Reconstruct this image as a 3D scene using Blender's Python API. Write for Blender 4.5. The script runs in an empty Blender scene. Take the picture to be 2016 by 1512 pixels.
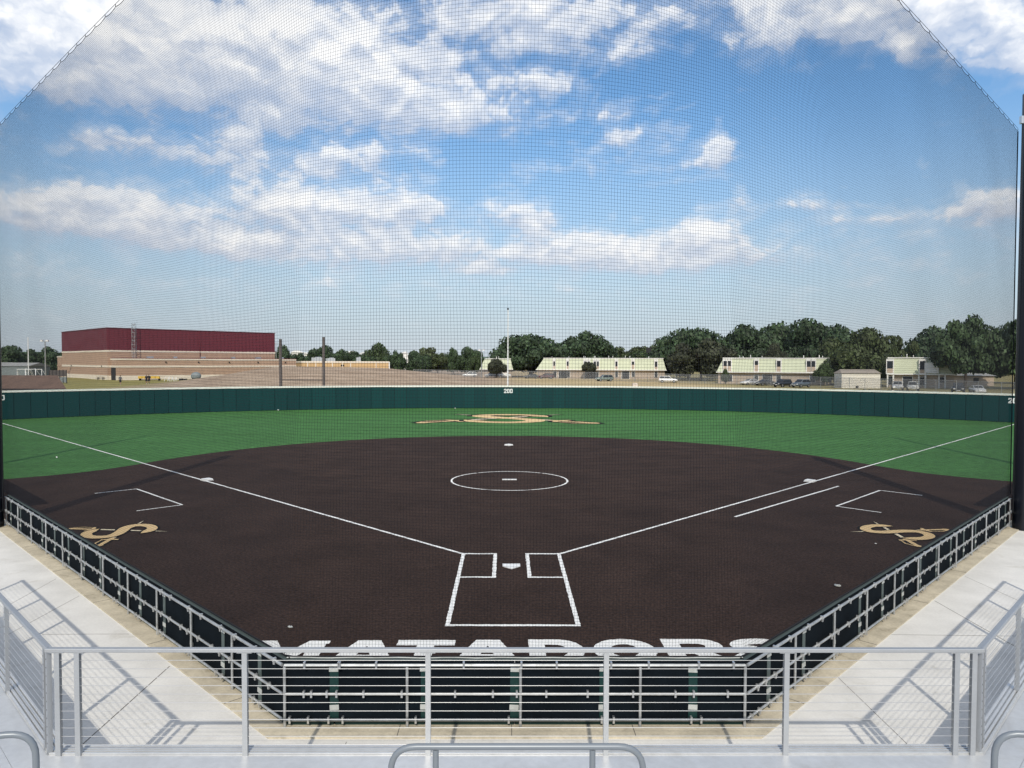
import bpy, bmesh, math, random
import numpy as np
from mathutils import Vector, Matrix

rad = math.radians
C = bpy.context.scene.collection
SC = bpy.context.scene
random.seed(7)

# ------------------------------------------------------------------ camera
CAM = Vector((-0.13116, -17.23401, 4.98537))
FPX = 1421.183
YAW, PITCH, ROLL = 0.0074154, 0.0302091, 0.0032310
_cy, _sy, _cp, _sp = math.cos(YAW), math.sin(YAW), math.cos(PITCH), math.sin(PITCH)
FW = Vector((_sy*_cp, _cy*_cp, -_sp))
_r0 = Vector((_cy, -_sy, 0)); _u0 = _r0.cross(FW)
RT = math.cos(ROLL)*_r0 + math.sin(ROLL)*_u0
UP = -math.sin(ROLL)*_r0 + math.cos(ROLL)*_u0
cam = bpy.data.cameras.new('camera'); camo = bpy.data.objects.new('camera', cam); C.objects.link(camo)
cam.sensor_width = 36; cam.lens = FPX/2016*36; cam.clip_start = 0.05; cam.clip_end = 20000
camo.matrix_world = Matrix(((RT.x, UP.x, -FW.x, CAM.x), (RT.y, UP.y, -FW.y, CAM.y), (RT.z, UP.z, -FW.z, CAM.z), (0, 0, 0, 1)))
SC.camera = camo

def ray(px, py): return FW + RT*((px-1008)/FPX) - UP*((py-756)/FPX)
def W(px, py, Y):          # surveyed photo point on the vertical plane y = Y
    d = ray(px, py); return CAM + d*((Y-CAM.y)/d.y)
def G(px, py, z=0.0):      # surveyed photo point on the level plane z
    d = ray(px, py); return CAM + d*((z-CAM.z)/d.z)

# ------------------------------------------------------------------ exposure
SC.view_settings.view_transform = 'Standard'; SC.view_settings.look = 'None'
SC.view_settings.exposure = 0.42; SC.view_settings.gamma = 1.0
SC.render.engine = 'CYCLES'
SC.cycles.max_bounces = 4; SC.cycles.transparent_max_bounces = 24; SC.cycles.use_denoising = True; SC.cycles.denoiser = 'OPENIMAGEDENOISE'; SC.cycles.denoising_input_passes = 'RGB_ALBEDO_NORMAL'
SC.cycles.caustics_reflective = False; SC.cycles.caustics_refractive = False

# ------------------------------------------------------------------ sun
SUN_EL, SUN_AZ = rad(38.5), rad(2.5)      # sun behind the camera, light runs towards +y and a little +x
sl = bpy.data.lights.new('sun', 'SUN'); sl.energy = 2.55; sl.angle = rad(0.6); sl.color = (1.0, 0.92, 0.78)
so = bpy.data.objects.new('sun', sl); C.objects.link(so)
so.rotation_euler = (math.pi/2-SUN_EL, 0, -SUN_AZ); so.location = (0, -40, 40)

# ------------------------------------------------------------------ sky with clouds
wd = bpy.data.worlds.new('World'); SC.world = wd; wd.use_nodes = True
nt = wd.node_tree; nt.nodes.clear()
class NG:
    def __init__(s, t): s.t = t; s.n = t.nodes; s.l = t.links
    def node(s, ty, **k):
        n = s.n.new(ty)
        for a, b in k.items(): setattr(n, a, b)
        return n
    def put(s, sock, v):
        if hasattr(v, 'is_linked') or hasattr(v, 'links'): s.l.new(v, sock)
        else: sock.default_value = v
    def m(s, op, a, b=None, c=None, clamp=False):
        n = s.node('ShaderNodeMath', operation=op, use_clamp=clamp)
        s.put(n.inputs[0], a)
        if b is not None: s.put(n.inputs[1], b)
        if c is not None: s.put(n.inputs[2], c)
        return n.outputs[0]
    def v(s, op, a, b=None, out=0):
        n = s.node('ShaderNodeVectorMath', operation=op)
        s.put(n.inputs[0], a)
        if b is not None: s.put(n.inputs[1], b)
        return n.outputs[out]
    def noise(s, vec, scale, detail=6, rough=.55, dist=0.0, out='Fac', lac=2.0):
        n = s.node('ShaderNodeTexNoise'); n.inputs['Scale'].default_value = scale
        n.inputs['Detail'].default_value = detail; n.inputs['Roughness'].default_value = rough
        n.inputs['Distortion'].default_value = dist; n.inputs['Lacunarity'].default_value = lac
        if vec is not None: s.l.new(vec, n.inputs['Vector'])
        return n.outputs[out]
    def mr(s, x, a, b, c=0., d=1., smooth=False):
        n = s.node('ShaderNodeMapRange'); n.interpolation_type = 'SMOOTHSTEP' if smooth else 'LINEAR'
        s.put(n.inputs[0], x)
        for i, q in enumerate((a, b, c, d)): s.put(n.inputs[1+i], q)
        return n.outputs[0]
    def mix(s, f, a, b, mode='MIX'):
        n = s.node('ShaderNodeMix', data_type='RGBA', blend_type=mode)
        s.put(n.inputs[0], f); s.put(n.inputs[6], a); s.put(n.inputs[7], b)
        return n.outputs[2]

# cloud masses: photo position and size of each (pixels), strength.  They become azimuth/elevation in the world sky.
CL = [(520,85,105,62,1.1),(370,105,85,62,.95),(640,118,105,52,.95),(765,125,70,32,.6),(240,100,60,60,.7),(560,160,190,22,.45),
 (300,192,150,22,.40),(770,205,110,30,.80),(880,220,60,30,.6),(690,252,110,16,.28),(562,238,36,15,.75),(478,275,38,19,.85),
 (640,318,90,22,.62),(740,300,40,22,.5),(850,312,34,26,.55),(700,345,100,10,.3),(300,285,130,18,.36),(215,272,50,16,.36),(420,322,70,18,.42),(160,300,80,14,.22),
 (60,405,60,24,.5),(172,398,50,22,.6),(240,430,100,26,.5),(120,450,110,18,.4),(420,432,100,26,.5),(590,392,60,26,.75),(660,425,110,26,.5),(745,405,44,20,.5),(830,408,46,26,.65),
 (440,485,50,13,.75),(535,482,50,14,.65),(700,470,90,20,.5),(780,500,60,18,.6),(640,515,80,12,.45),(884,492,38,17,.75),(942,532,36,11,.7),(1060,500,90,20,.75),
 (1000,425,44,24,.65),(1065,432,30,20,.55),(1200,485,90,20,.65),(1290,505,80,20,.6),(1378,472,36,22,.95),(1440,515,70,14,.5),(1210,532,50,10,.5),(330,470,80,14,.4),
 (1010,25,90,40,.5),(900,35,90,36,.5),(1150,50,100,30,.8),(1060,105,85,18,.55),(1235,118,40,16,.5),(1330,35,70,24,.6),(1475,40,44,44,.7),(1520,70,50,40,.5),
 (1620,12,100,30,.75),(1690,55,85,36,.85),(1768,103,18,18,.9),(1930,60,80,60,.95),(2000,120,50,34,.85),(1850,15,70,40,.75),
 (860,130,60,16,.3),(1000,165,90,18,.5),(990,232,100,24,.42),(1065,178,60,14,.4),(1200,218,80,16,.45),(1285,258,56,18,.4),(1310,302,100,14,.5),(1210,270,30,13,.7),
 (1405,300,24,26,1.1),(1370,326,60,9,.6),(1130,335,66,10,.36),(1350,358,80,7,.32),(1560,410,120,9,.36),(1690,430,110,9,.33),(1420,400,40,9,.33),(1955,405,44,24,.95),
 (1850,245,110,9,.22),(1700,480,260,36,.18),(300,565,350,26,.2),(1000,575,500,26,.18),(80,50,110,75,1.0),(190,20,70,50,.8),(50,150,80,30,.4),
 (820,172,40,18,-.7),(690,175,40,13,-.6),(900,330,46,40,-.4),(1650,260,260,70,-.3),(1300,170,80,30,-.25),(150,235,110,16,-.3),(425,25,12,26,-.5),(1160,400,200,20,-.25)]
gt = bpy.data.node_groups.new('cloud_field', 'ShaderNodeTree')
gt.interface.new_socket('Vec', in_out='INPUT', socket_type='NodeSocketVector')
gt.interface.new_socket('Cov', in_out='OUTPUT', socket_type='NodeSocketFloat'); gt.interface.new_socket('Lit', in_out='OUTPUT', socket_type='NodeSocketFloat')
g = NG(gt); gi = g.node('NodeGroupInput'); go = g.node('NodeGroupOutput')
vec = gi.outputs[0]
wv = g.noise(vec, 0.16, 4, .55, out='Color')
wv = g.v('MULTIPLY', g.v('SUBTRACT', wv, (.5, .5, .5)), (2.6, 1.3, 0))
wv2 = g.noise(vec, .9, 4, .6, out='Color')
wv2 = g.v('MULTIPLY', g.v('SUBTRACT', wv2, (.5, .5, .5)), (1.2, .8, 0))
p = g.v('ADD', g.v('ADD', vec, wv), wv2)
acc = None
for (x, y, rx, ry, a) in CL:
    if a > 0 and 380 < y < 540: rx, ry, a = rx*1.18, ry*1.18, a*1.12
    elif a > 0 and y < 215 and x < 1000: rx, ry, a = rx*1.12, ry*1.12, a*1.1
    az = math.degrees(math.atan((x-1008)/FPX)+YAW); el = math.degrees(math.atan((713-y)/FPX*math.cos(math.atan((x-1008)/FPX))))
    k = 57.3/FPX*math.cos(math.radians(az)); kx, ky = rx*k*1.15, ry*k*1.15
    n_ = g.node('ShaderNodeVectorMath', operation='MULTIPLY_ADD'); g.put(n_.inputs[0], p); n_.inputs[1].default_value = (.9/kx, .9/ky, 0); n_.inputs[2].default_value = (-az*.9/kx, -el*.9/ky, 1)
    d = g.v('DOT_PRODUCT', n_.outputs[0], n_.outputs[0], out=1)
    e = g.m('EXPONENT', g.m('SUBTRACT', math.log(abs(a))+1, d))
    sc_ = g.node('ShaderNodeVectorMath', operation='SCALE'); g.put(sc_.inputs[0], n_.outputs[0]); g.put(sc_.inputs[3], e)
    acc = sc_.outputs[0] if acc is None else g.v('ADD' if a > 0 else 'SUBTRACT', acc, sc_.outputs[0])
sx = g.node('ShaderNodeSeparateXYZ'); g.l.new(acc, sx.inputs[0])
hgt = g.m('DIVIDE', sx.outputs[1], g.m('ADD', g.m('MAXIMUM', sx.outputs[2], 0.), .25))
acc = g.m('SUBTRACT', 1.0, g.m('EXPONENT', g.m('MULTIPLY', sx.outputs[2], -1.15)))
def detail(gg, v):       # cauliflower edges: fractal noise plus inverted cells, at one point of the sky
    sv = gg.v('MULTIPLY', v, (1, 1.7, 1))
    a = gg.noise(sv, .32, 9, .57, .2)
    vo = gg.node('ShaderNodeTexVoronoi', voronoi_dimensions='2D', feature='F1'); gg.l.new(sv, vo.inputs['Vector'])
    vo.inputs['Scale'].default_value = .55; vo.inputs['Detail'].default_value = 2.5; vo.inputs['Roughness'].default_value = .5; vo.normalize = True
    o_ = gg.m('MULTIPLY', gg.m('SUBTRACT', a, .5), 1.75)
    return gg.m('SUBTRACT', o_, gg.m('MULTIPLY', gg.m('SUBTRACT', vo.outputs['Distance'], .33), .8))
d0 = detail(g, p); d1 = detail(g, g.v('ADD', p, (0, 1.0, 0)))
n3 = g.noise(vec, .055, 5, .55)
calm = g.m('SUBTRACT', 1.0, g.m('MULTIPLY', g.m('MAXIMUM', acc, 0.), .45))
fld = g.m('SUBTRACT', g.m('ADD', g.m('MULTIPLY', acc, 1.15), g.m('MULTIPLY', d0, calm)), .10)
fld = g.m('ADD', fld, g.m('MULTIPLY', g.m('SUBTRACT', n3, .5), .4))
g.l.new(fld, go.inputs[0]); g.l.new(g.m('ADD', g.m('MULTIPLY', g.m('SUBTRACT', d0, d1), .62), g.m('MULTIPLY', hgt, .75)), go.inputs[1])

w = NG(nt)
tc = w.node('ShaderNodeTexCoord'); dirv = tc.outputs['Generated']
sp = w.node('ShaderNodeSeparateXYZ'); nt.links.new(dirv, sp.inputs[0])
az = w.m('MULTIPLY', w.m('ARCTAN2', sp.outputs[0], sp.outputs[1]), 57.2958)
el = w.m('MULTIPLY', w.m('ARCSINE', sp.outputs[2]), 57.2958)
def comb(x, y):
    n = w.node('ShaderNodeCombineXYZ'); w.put(n.inputs[0], x); w.put(n.inputs[1], y); return n.outputs[0]
def field(v):
    n = w.node('ShaderNodeGroup'); n.node_tree = gt; nt.links.new(v, n.inputs[0]); return n.outputs[0], n.outputs[1]
f0, fl = field(comb(az, el))
# unseen cloud added overhead, beside and behind the viewer for neutral fill light
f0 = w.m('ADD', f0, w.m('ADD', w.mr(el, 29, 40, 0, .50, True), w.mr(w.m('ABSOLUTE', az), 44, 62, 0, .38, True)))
# large clouds overlap above: light from the sun behind the viewer makes tops bright and bases grey-lilac
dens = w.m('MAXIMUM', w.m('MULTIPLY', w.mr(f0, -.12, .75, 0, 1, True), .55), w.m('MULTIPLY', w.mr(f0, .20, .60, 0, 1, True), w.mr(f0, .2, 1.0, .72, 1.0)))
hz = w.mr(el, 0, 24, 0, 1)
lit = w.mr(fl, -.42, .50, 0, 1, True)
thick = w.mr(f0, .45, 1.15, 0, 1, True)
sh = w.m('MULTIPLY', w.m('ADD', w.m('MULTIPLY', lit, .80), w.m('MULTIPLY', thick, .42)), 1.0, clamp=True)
sky = w.node('ShaderNodeTexSky', sky_type='NISHITA'); sky.sun_disc = False
sky.sun_elevation = SUN_EL; sky.sun_rotation = math.pi+SUN_AZ; sky.altitude = 200; sky.air_density = 1.15; sky.dust_density = .35; sky.ozone_density = 2.6
hs = w.node('ShaderNodeHueSaturation'); hs.inputs['Saturation'].default_value = 1.20; hs.inputs['Value'].default_value = 1.0
nt.links.new(sky.outputs[0], hs.inputs['Color'])
SKYS = 0.11
cb = w.mix(sh, (3.9, 4.45, 5.5, 1), (7.9, 7.85, 7.75, 1))
cb = w.mix(w.mr(el, 3, 15, .4, 0), cb, (5.6, 5.25, 5.2, 1))
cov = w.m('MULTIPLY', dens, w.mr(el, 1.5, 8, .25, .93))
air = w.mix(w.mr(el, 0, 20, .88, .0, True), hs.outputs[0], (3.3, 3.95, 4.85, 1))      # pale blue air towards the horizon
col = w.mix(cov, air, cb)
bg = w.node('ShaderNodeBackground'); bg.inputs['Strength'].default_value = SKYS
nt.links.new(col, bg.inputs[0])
wo = w.node('ShaderNodeOutputWorld'); nt.links.new(bg.outputs[0], wo.inputs[0])

# ------------------------------------------------------------------ materials
def mat(name, col, rough=.6, metal=0., var=0., scale=4., bump=0., bscale=60., col2=None, spec=.5, stretch=(1, 1, 1), detail=6, fine=0., fscale=80., island=0.):
    m = bpy.data.materials.new(name); m.use_nodes = True
    t = NG(m.node_tree); b = m.node_tree.nodes['Principled BSDF']
    b.inputs['Roughness'].default_value = rough; b.inputs['Metallic'].default_value = metal
    b.inputs['Specular IOR Level'].default_value = spec
    c = tuple(col)+(1,); b.inputs['Base Color'].default_value = c
    if var or bump or fine or island:
        tc = t.node('ShaderNodeTexCoord'); v = t.v('MULTIPLY', tc.outputs['Object'], stretch)
        o = None
        if var or col2:
            c2 = tuple(col2)+(1,) if col2 else tuple(x*(1-var) for x in col)+(1,)
            c1 = c if col2 else tuple(min(1, x*(1+var)) for x in col)+(1,)
            o = t.mix(t.mr(t.noise(v, scale, detail, .6), .3, .7), c2, c1)
        else: o = t.mix(0., c, c)
        if fine:
            o = t.mix(1., o, t.mix(t.mr(t.noise(v, fscale, 3, .6), .3, .7), (1-fine,)*3+(1,), (1+fine,)*3+(1,)), 'MULTIPLY')
        if island:
            gm = t.node('ShaderNodeNewGeometry')
            o = t.mix(1., o, t.mix(gm.outputs['Random Per Island'], (1-island,)*3+(1,), (1+island,)*3+(1,)), 'MULTIPLY')
        m.node_tree.links.new(o, b.inputs['Base Color'])
        if bump:
            bn = t.node('ShaderNodeBump'); bn.inputs['Strength'].default_value = bump; bn.inputs['Distance'].default_value = .02
            m.node_tree.links.new(t.noise(v, bscale, 4, .6), bn.inputs['Height']); m.node_tree.links.new(bn.outputs[0], b.inputs['Normal'])
    return m

M = {}
M['brown'] = mat('brown_turf', (.0375, .0228, .0178), .95, var=.24, scale=.55, bump=1., bscale=26, fine=.55, fscale=15, spec=.12)
M['green'] = mat('green_turf', (.052, .148, .042), .9, var=.13, scale=.35, bump=.8, bscale=16, fine=.34, fscale=5, spec=.12, stretch=(.45, 1.3, 1))
M['white_turf'] = mat('white_turf', (.80, .80, .78), .9, var=.06, scale=3, bump=.6, bscale=60, fine=.10, fscale=50, spec=.2)
M['gold_turf'] = mat('gold_turf', (.66, .475, .25), .9, var=.08, scale=3, bump=.6, bscale=60, fine=.12, fscale=50, spec=.2)
M['cream_turf'] = mat('cream_turf', (.74, .64, .46), .9, var=.08, scale=3, bump=.6, bscale=60, fine=.1, fscale=50, spec=.2)
M['black_turf'] = mat('black_turf', (.012, .012, .012), .95, spec=.1)
M['rubber'] = mat('white_rubber', (.80, .80, .79), .45, var=.05, scale=8)
M['concrete'] = mat('concrete', (.63, .622, .60), .85, var=.10, scale=1.1, bump=.15, bscale=40, fine=.05, fscale=25, spec=.25)
def stain(m, sc=1.7, th=(.62, .74), k=.80, st=(1, 1, 1)):
    t = NG(m.node_tree); b = m.node_tree.nodes['Principled BSDF']; src = b.inputs['Base Color'].links[0].from_socket
    tc = t.node('ShaderNodeTexCoord'); v = t.v('MULTIPLY', tc.outputs['Object'], st)
    f = t.mr(t.noise(v, sc, 8, .68, .6), th[0], th[1], 0, 1, True)
    m.node_tree.links.new(t.mix(f, src, t.mix(1., src, (k, k*.985, k*.95, 1), 'MULTIPLY')), b.inputs['Base Color'])
stain(M['concrete'], 1.5, (.56, .72), .84); stain(M['concrete'], 9., (.66, .72), .72)
stain(M['brown'], .45, (.52, .70), .80); stain(M['green'], .22, (.5, .7), .86, (.6, 1.6, 1))
M['joint'] = mat('concrete_joint', (.12, .11, .10), .95)
M['kerb'] = mat('kerb_concrete', (.50, .45, .35), .9, var=.2, scale=1.6, bump=.25, bscale=40, fine=.10, fscale=22, spec=.2)
M['alu'] = mat('mill_aluminium', (.42, .435, .455), .45, .6, var=.06, scale=2.5, fine=.03, fscale=60)
M['deck'] = mat('deck_aluminium', (.64, .648, .655), .42, .45, var=.09, scale=1.2, fine=.05, fscale=12)
M['galv'] = mat('galvanised_pipe', (.46, .475, .485), .46, .65, var=.22, scale=6, fine=.1, fscale=50)
M['zinc'] = mat('zinc_clamp', (.66, .67, .68), .35, .8)
M['powder'] = mat('grey_powder_coat', (.19, .215, .245), .38, .15, var=.04, scale=3)
M['steel_cable'] = mat('stainless_cable', (.55, .55, .55), .4, .7)
M['board'] = mat('dark_board', (.0050, .0080, .0115), .9, var=.3, scale=2, fine=.2, fscale=30, spec=.06)
M['padgreen'] = mat('pad_vinyl', (.004, .029, .027), .45, var=.12, scale=1.5, spec=.4)
M['padtop'] = mat('pad_top_vinyl', (.055, .075, .075), .6)
M['strapgrey'] = mat('grey_strap', (.075, .10, .10), .6, var=.15, scale=4)
M['tape'] = mat('grey_tape', (.42, .44, .43), .5, var=.15, scale=9)
M['net'] = mat('black_twine', (.012, .014, .020), .8, spec=.2)
M['rope'] = mat('black_rope', (.014, .015, .019), .8, spec=.2)
M['poleblack'] = mat('black_pole_paint', (.005, .0065, .012), .32, spec=.5, var=.1, scale=2)
M['hole'] = mat('dark_hole', (.02, .02, .02), .9)
def padmat():
    m = mat('outfield_pad', (.003, .041, .043), .55, var=.08, scale=.4, spec=.2)
    t = NG(m.node_tree); b = m.node_tree.nodes['Principled BSDF']
    src = b.inputs['Base Color'].links[0].from_socket
    oi = t.node('ShaderNodeObjectInfo')
    o = t.mix(1., src, t.mix(oi.outputs['Random'], (.86, .88, .9, 1), (1.14, 1.1, 1.08, 1)), 'MULTIPLY')
    m.node_tree.links.new(o, b.inputs['Base Color']); return m
M['pad'] = padmat()
M['cap'] = mat('cream_cap', (.80, .80, .74), .5)
M['seam'] = mat('pad_seam', (.003, .02, .02), .6)
M['whitepaint'] = mat('white_paint', (.80, .80, .80), .5, var=.03)
M['brick'] = mat('tan_brick', (.42, .285, .205), .85, var=.08, scale=.6, fine=.05, fscale=6)
M['cream'] = mat('cream_stone', (.74, .66, .55), .8, var=.05, scale=.5)
M['maroon'] = mat('maroon_metal', (.135, .020, .033), .5, var=.05, scale=.3)
M['gold_brick'] = mat('gold_brick', (.56, .38, .19), .85, var=.06, scale=.5)
M['dark'] = mat('dark_glass', (.018, .022, .028), .25)
M['darkmat'] = mat('dark_matte', (.02, .02, .022), .8)
M['mint'] = mat('pale_green_siding', (.51, .545, .40), .7, var=.05, scale=.5)
M['beige'] = mat('beige_brick', (.48, .39, .31), .85, var=.08, scale=.8)
M['trim'] = mat('white_trim', (.76, .75, .72), .6)
M['roofgrey'] = mat('flat_roof', (.30, .30, .29), .9)
M['shingle'] = mat('brown_shingle', (.135, .085, .063), .9, var=.18, scale=.8, fine=.15, fscale=5)
M['shedwall'] = mat('shed_wall', (.74, .70, .61), .8, var=.04, scale=1)
M['shedroof'] = mat('shed_roof', (.27, .235, .20), .85, var=.1, scale=1)
M['brownsteel'] = mat('brown_steel', (.085, .072, .068), .6, var=.25, scale=1.5)
M['chainpost'] = mat('fence_post_metal', (.36, .37, .37), .5, .4)
M['tyre'] = mat('tyre_rubber', (.015, .015, .016), .8)
M['rimm'] = mat('wheel_rim', (.45, .46, .47), .35, .7)
M['lampglass'] = mat('headlamp_glass', (.75, .76, .77), .15)
M['redglass'] = mat('taillamp_glass', (.35, .02, .02), .2)
M['bark'] = mat('bark', (.055, .042, .033), .9, var=.25, scale=5)
M['woodyellow'] = mat('yellow_pad', (.62, .40, .06), .6)
M['greytarp'] = mat('grey_tarp', (.20, .23, .24), .6, var=.15, scale=2)
M['rubble'] = mat('rubble_concrete', (.60, .52, .45), .9, var=.15, scale=3)
M['skin'] = mat('skin', (.35, .20, .14), .6)
M['cloth_dark'] = mat('dark_cloth', (.015, .016, .022), .9)
M['cloth_grey'] = mat('grey_cloth', (.10, .11, .13), .9)
M['hair'] = mat('dark_hair', (.012, .01, .009), .6)
M['shoe'] = mat('white_shoe', (.6, .6, .6), .6)
def paint(name, c): return mat(name, c, .28, .1, spec=.6)
def chainmat():
    m = bpy.data.materials.new('chain_link_mesh'); m.use_nodes = True; t = NG(m.node_tree)
    b = m.node_tree.nodes['Principled BSDF']; b.inputs['Base Color'].default_value = (.30, .31, .32, 1); b.inputs['Roughness'].default_value = .5; b.inputs['Metallic'].default_value = .4
    tc = t.node('ShaderNodeTexCoord'); s = t.node('ShaderNodeSeparateXYZ'); m.node_tree.links.new(tc.outputs['UV'], s.inputs[0])
    a = t.m('FRACT', t.m('MULTIPLY', t.m('ADD', s.outputs[0], s.outputs[1]), 12.)); c = t.m('FRACT', t.m('MULTIPLY', t.m('SUBTRACT', s.outputs[0], s.outputs[1]), 12.))
    k = t.m('MINIMUM', t.m('ABSOLUTE', t.m('SUBTRACT', a, .5)), t.m('ABSOLUTE', t.m('SUBTRACT', c, .5)))
    b_alpha = t.m('LESS_THAN', k, .095)
    m.node_tree.links.new(b_alpha, b.inputs['Alpha']); return m
M['chain'] = chainmat()

# ------------------------------------------------------------------ mesh builder
class MB:
    def __init__(s): s.v = []; s.f = []; s.mi = []; s.sm = []
    def add(s, vs, fs, mi=0, smooth=False):
        o = len(s.v); s.v += [tuple(x) for x in vs]
        for f in fs: s.f.append([i+o for i in f]); s.mi.append(mi); s.sm.append(smooth)
        return s
    def box(s, c, d, rz=0., mi=0, mtx=None):
        x, y, z = d[0]/2, d[1]/2, d[2]/2
        vs = [Vector((a, b, e)) for a in (-x, x) for b in (-y, y) for e in (-z, z)]
        R_ = mtx if mtx is not None else Matrix.Rotation(rz, 3, 'Z')
        vs = [R_ @ v + Vector(c) for v in vs]
        return s.add(vs, [(0, 1, 3, 2), (4, 6, 7, 5), (0, 4, 5, 1), (2, 3, 7, 6), (0, 2, 6, 4), (1, 5, 7, 3)], mi)
    def tube(s, pts, r, n=8, mi=0, r2=None, caps=True):
        pts = [Vector(p) for p in pts]; k = len(pts); rings = []
        up = None
        for i, p in enumerate(pts):
            t = (pts[min(i+1, k-1)]-pts[max(i-1, 0)]).normalized()
            if up is None:
                up = Vector((0, 0, 1)) if abs(t.z) < .9 else Vector((1, 0, 0))
            a = t.cross(up).normalized(); b = a.cross(t).normalized(); up = b
            rr = r if r2 is None else r+(r2-r)*i/max(1, k-1)
            rings.append([p+(a*math.cos(2*math.pi*j/n)+b*math.sin(2*math.pi*j/n))*rr for j in range(n)])
        vs = [q for ring in rings for q in ring]; fs = []
        for i in range(k-1):
            for j in range(n): fs.append((i*n+j, i*n+(j+1) % n, (i+1)*n+(j+1) % n, (i+1)*n+j))
        s.add(vs, fs, mi, True)
        if caps: s.add(rings[0], [tuple(reversed(range(n)))], mi); s.add(rings[-1], [tuple(range(n))], mi)
        return s
    def prism(s, poly, z0, z1, mi=0):
        n = len(poly); vs = [(x, y, z0) for x, y in poly]+[(x, y, z1) for x, y in poly]
        fs = [tuple(reversed(range(n))), tuple(range(n, 2*n))]+[(i, (i+1) % n, (i+1) % n+n, i+n) for i in range(n)]
        return s.add(vs, fs, mi)
    def extr(s, poly, y0, y1, mi=0):    # polygon in x,z extruded along y
        n = len(poly); vs = [(x, y0, z) for x, z in poly]+[(x, y1, z) for x, z in poly]
        fs = [tuple(range(n)), tuple(reversed(range(n, 2*n)))]+[(i, i+n, (i+1) % n+n, (i+1) % n) for i in range(n)]
        return s.add(vs, fs, mi)
    def sheet(s, poly, z, mi=0): return s.add([(x, y, z) for x, y in poly], [tuple(range(len(poly)))], mi)
    def ball(s, c, r, mi=0, sub=2, sc=(1, 1, 1)):
        b = bmesh.new(); bmesh.ops.create_icosphere(b, subdivisions=sub, radius=1)
        vs = [(c[0]+v.co.x*r*sc[0], c[1]+v.co.y*r*sc[1], c[2]+v.co.z*r*sc[2]) for v in b.verts]
        fs = [[v.index for v in f.verts] for f in b.faces]; b.free()
        return s.add(vs, fs, mi, True)
    def mesh(s, name, mats):
        me = bpy.data.meshes.new(name); me.from_pydata(s.v, [], s.f)
        for m in (mats if isinstance(mats, (list, tuple)) else [mats]): me.materials.append(M[m] if isinstance(m, str) else m)
        me.polygons.foreach_set('material_index', s.mi); me.polygons.foreach_set('use_smooth', s.sm)
        me.update(); return me
    def build(s, name, mats, parent=None, loc=None, rz=None):
        return link(name, s.mesh(name, mats), parent, loc, rz)
def link(name, data, parent=None, loc=None, rz=None):
    o = bpy.data.objects.new(name, data); C.objects.link(o)
    if parent is not None: o.parent = parent
    if loc is not None: o.location = loc
    if rz is not None: o.rotation_euler = (0, 0, rz)
    return o
def tag(o, label, cat=None, group=None, kind=None):
    if label: o['label'] = label
    if cat: o['category'] = cat
    if group: o['group'] = group
    if kind: o['kind'] = kind
    elif cat: o['kind'] = 'thing'
    return o
def thing(name, label, cat, loc=(0, 0, 0), rz=0., group=None):
    o = bpy.data.objects.new(name, None); C.objects.link(o); o.empty_display_size = .2
    o.location = loc; o.rotation_euler = (0, 0, rz); return tag(o, label, cat, group)
def struct(o): o['kind'] = 'structure'; return o
def copy_tree(o, parent=None):
    c = o.copy(); C.objects.link(c)
    if parent is not None: c.parent = parent
    for ch in list(o.children): copy_tree(ch, c)
    return c
def fine_mesh(name, V, F, mats, smooth=False, mi=None):
    me = bpy.data.meshes.new(name); n = len(F); k = F.shape[1]
    me.vertices.add(len(V)); me.vertices.foreach_set('co', V.astype(np.float32).ravel())
    me.loops.add(n*k); me.loops.foreach_set('vertex_index', F.astype(np.int32).ravel())
    me.polygons.add(n); me.polygons.foreach_set('loop_start', np.arange(0, n*k, k, dtype=np.int32))
    me.polygons.foreach_set('loop_total', np.full(n, k, dtype=np.int32))
    if mi is not None: me.polygons.foreach_set('material_index', mi.astype(np.int32))
    for m in mats: me.materials.append(m)
    me.update(calc_edges=True); me.validate()
    me.polygons.foreach_set('use_smooth', np.full(n, smooth)); return me

# ------------------------------------------------------------------ ground
def tz(x, y):
    r = math.hypot(x, y)
    if r < 62 and y > -30: return -.06
    k = min(1, max(0, (r-62)/30)); k = k*k*(3-2*k)
    s = min(1, max(0, (x+60)/120)); base = .42*(1-s)+(-.22)*s
    if y < 0: base *= max(0, 1+y/30)
    cr = [(-74, 0), (-66, .3), (-58, 1.2), (-50, 2.5), (-46, 3.3), (-42, 3.75), (-23, 3.6), (-17, 3.0), (-10, 2.3), (0, 1.25), (12, .5), (24, 0)]
    h = 0
    for (a, ha), (b, hb) in zip(cr, cr[1:]):
        if a <= x < b: h = ha+(hb-ha)*(x-a)/(b-a)
    t = (y-86)/32 if y < 118 else 1-(y-118)/55
    t = min(1, max(0, t)); t = t*t*(3-2*t)
    return -.06*(1-k)+base*k + h*t*k + k*.05*math.sin(x*.31+y*.17)*math.sin(y*.23-x*.11)
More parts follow.
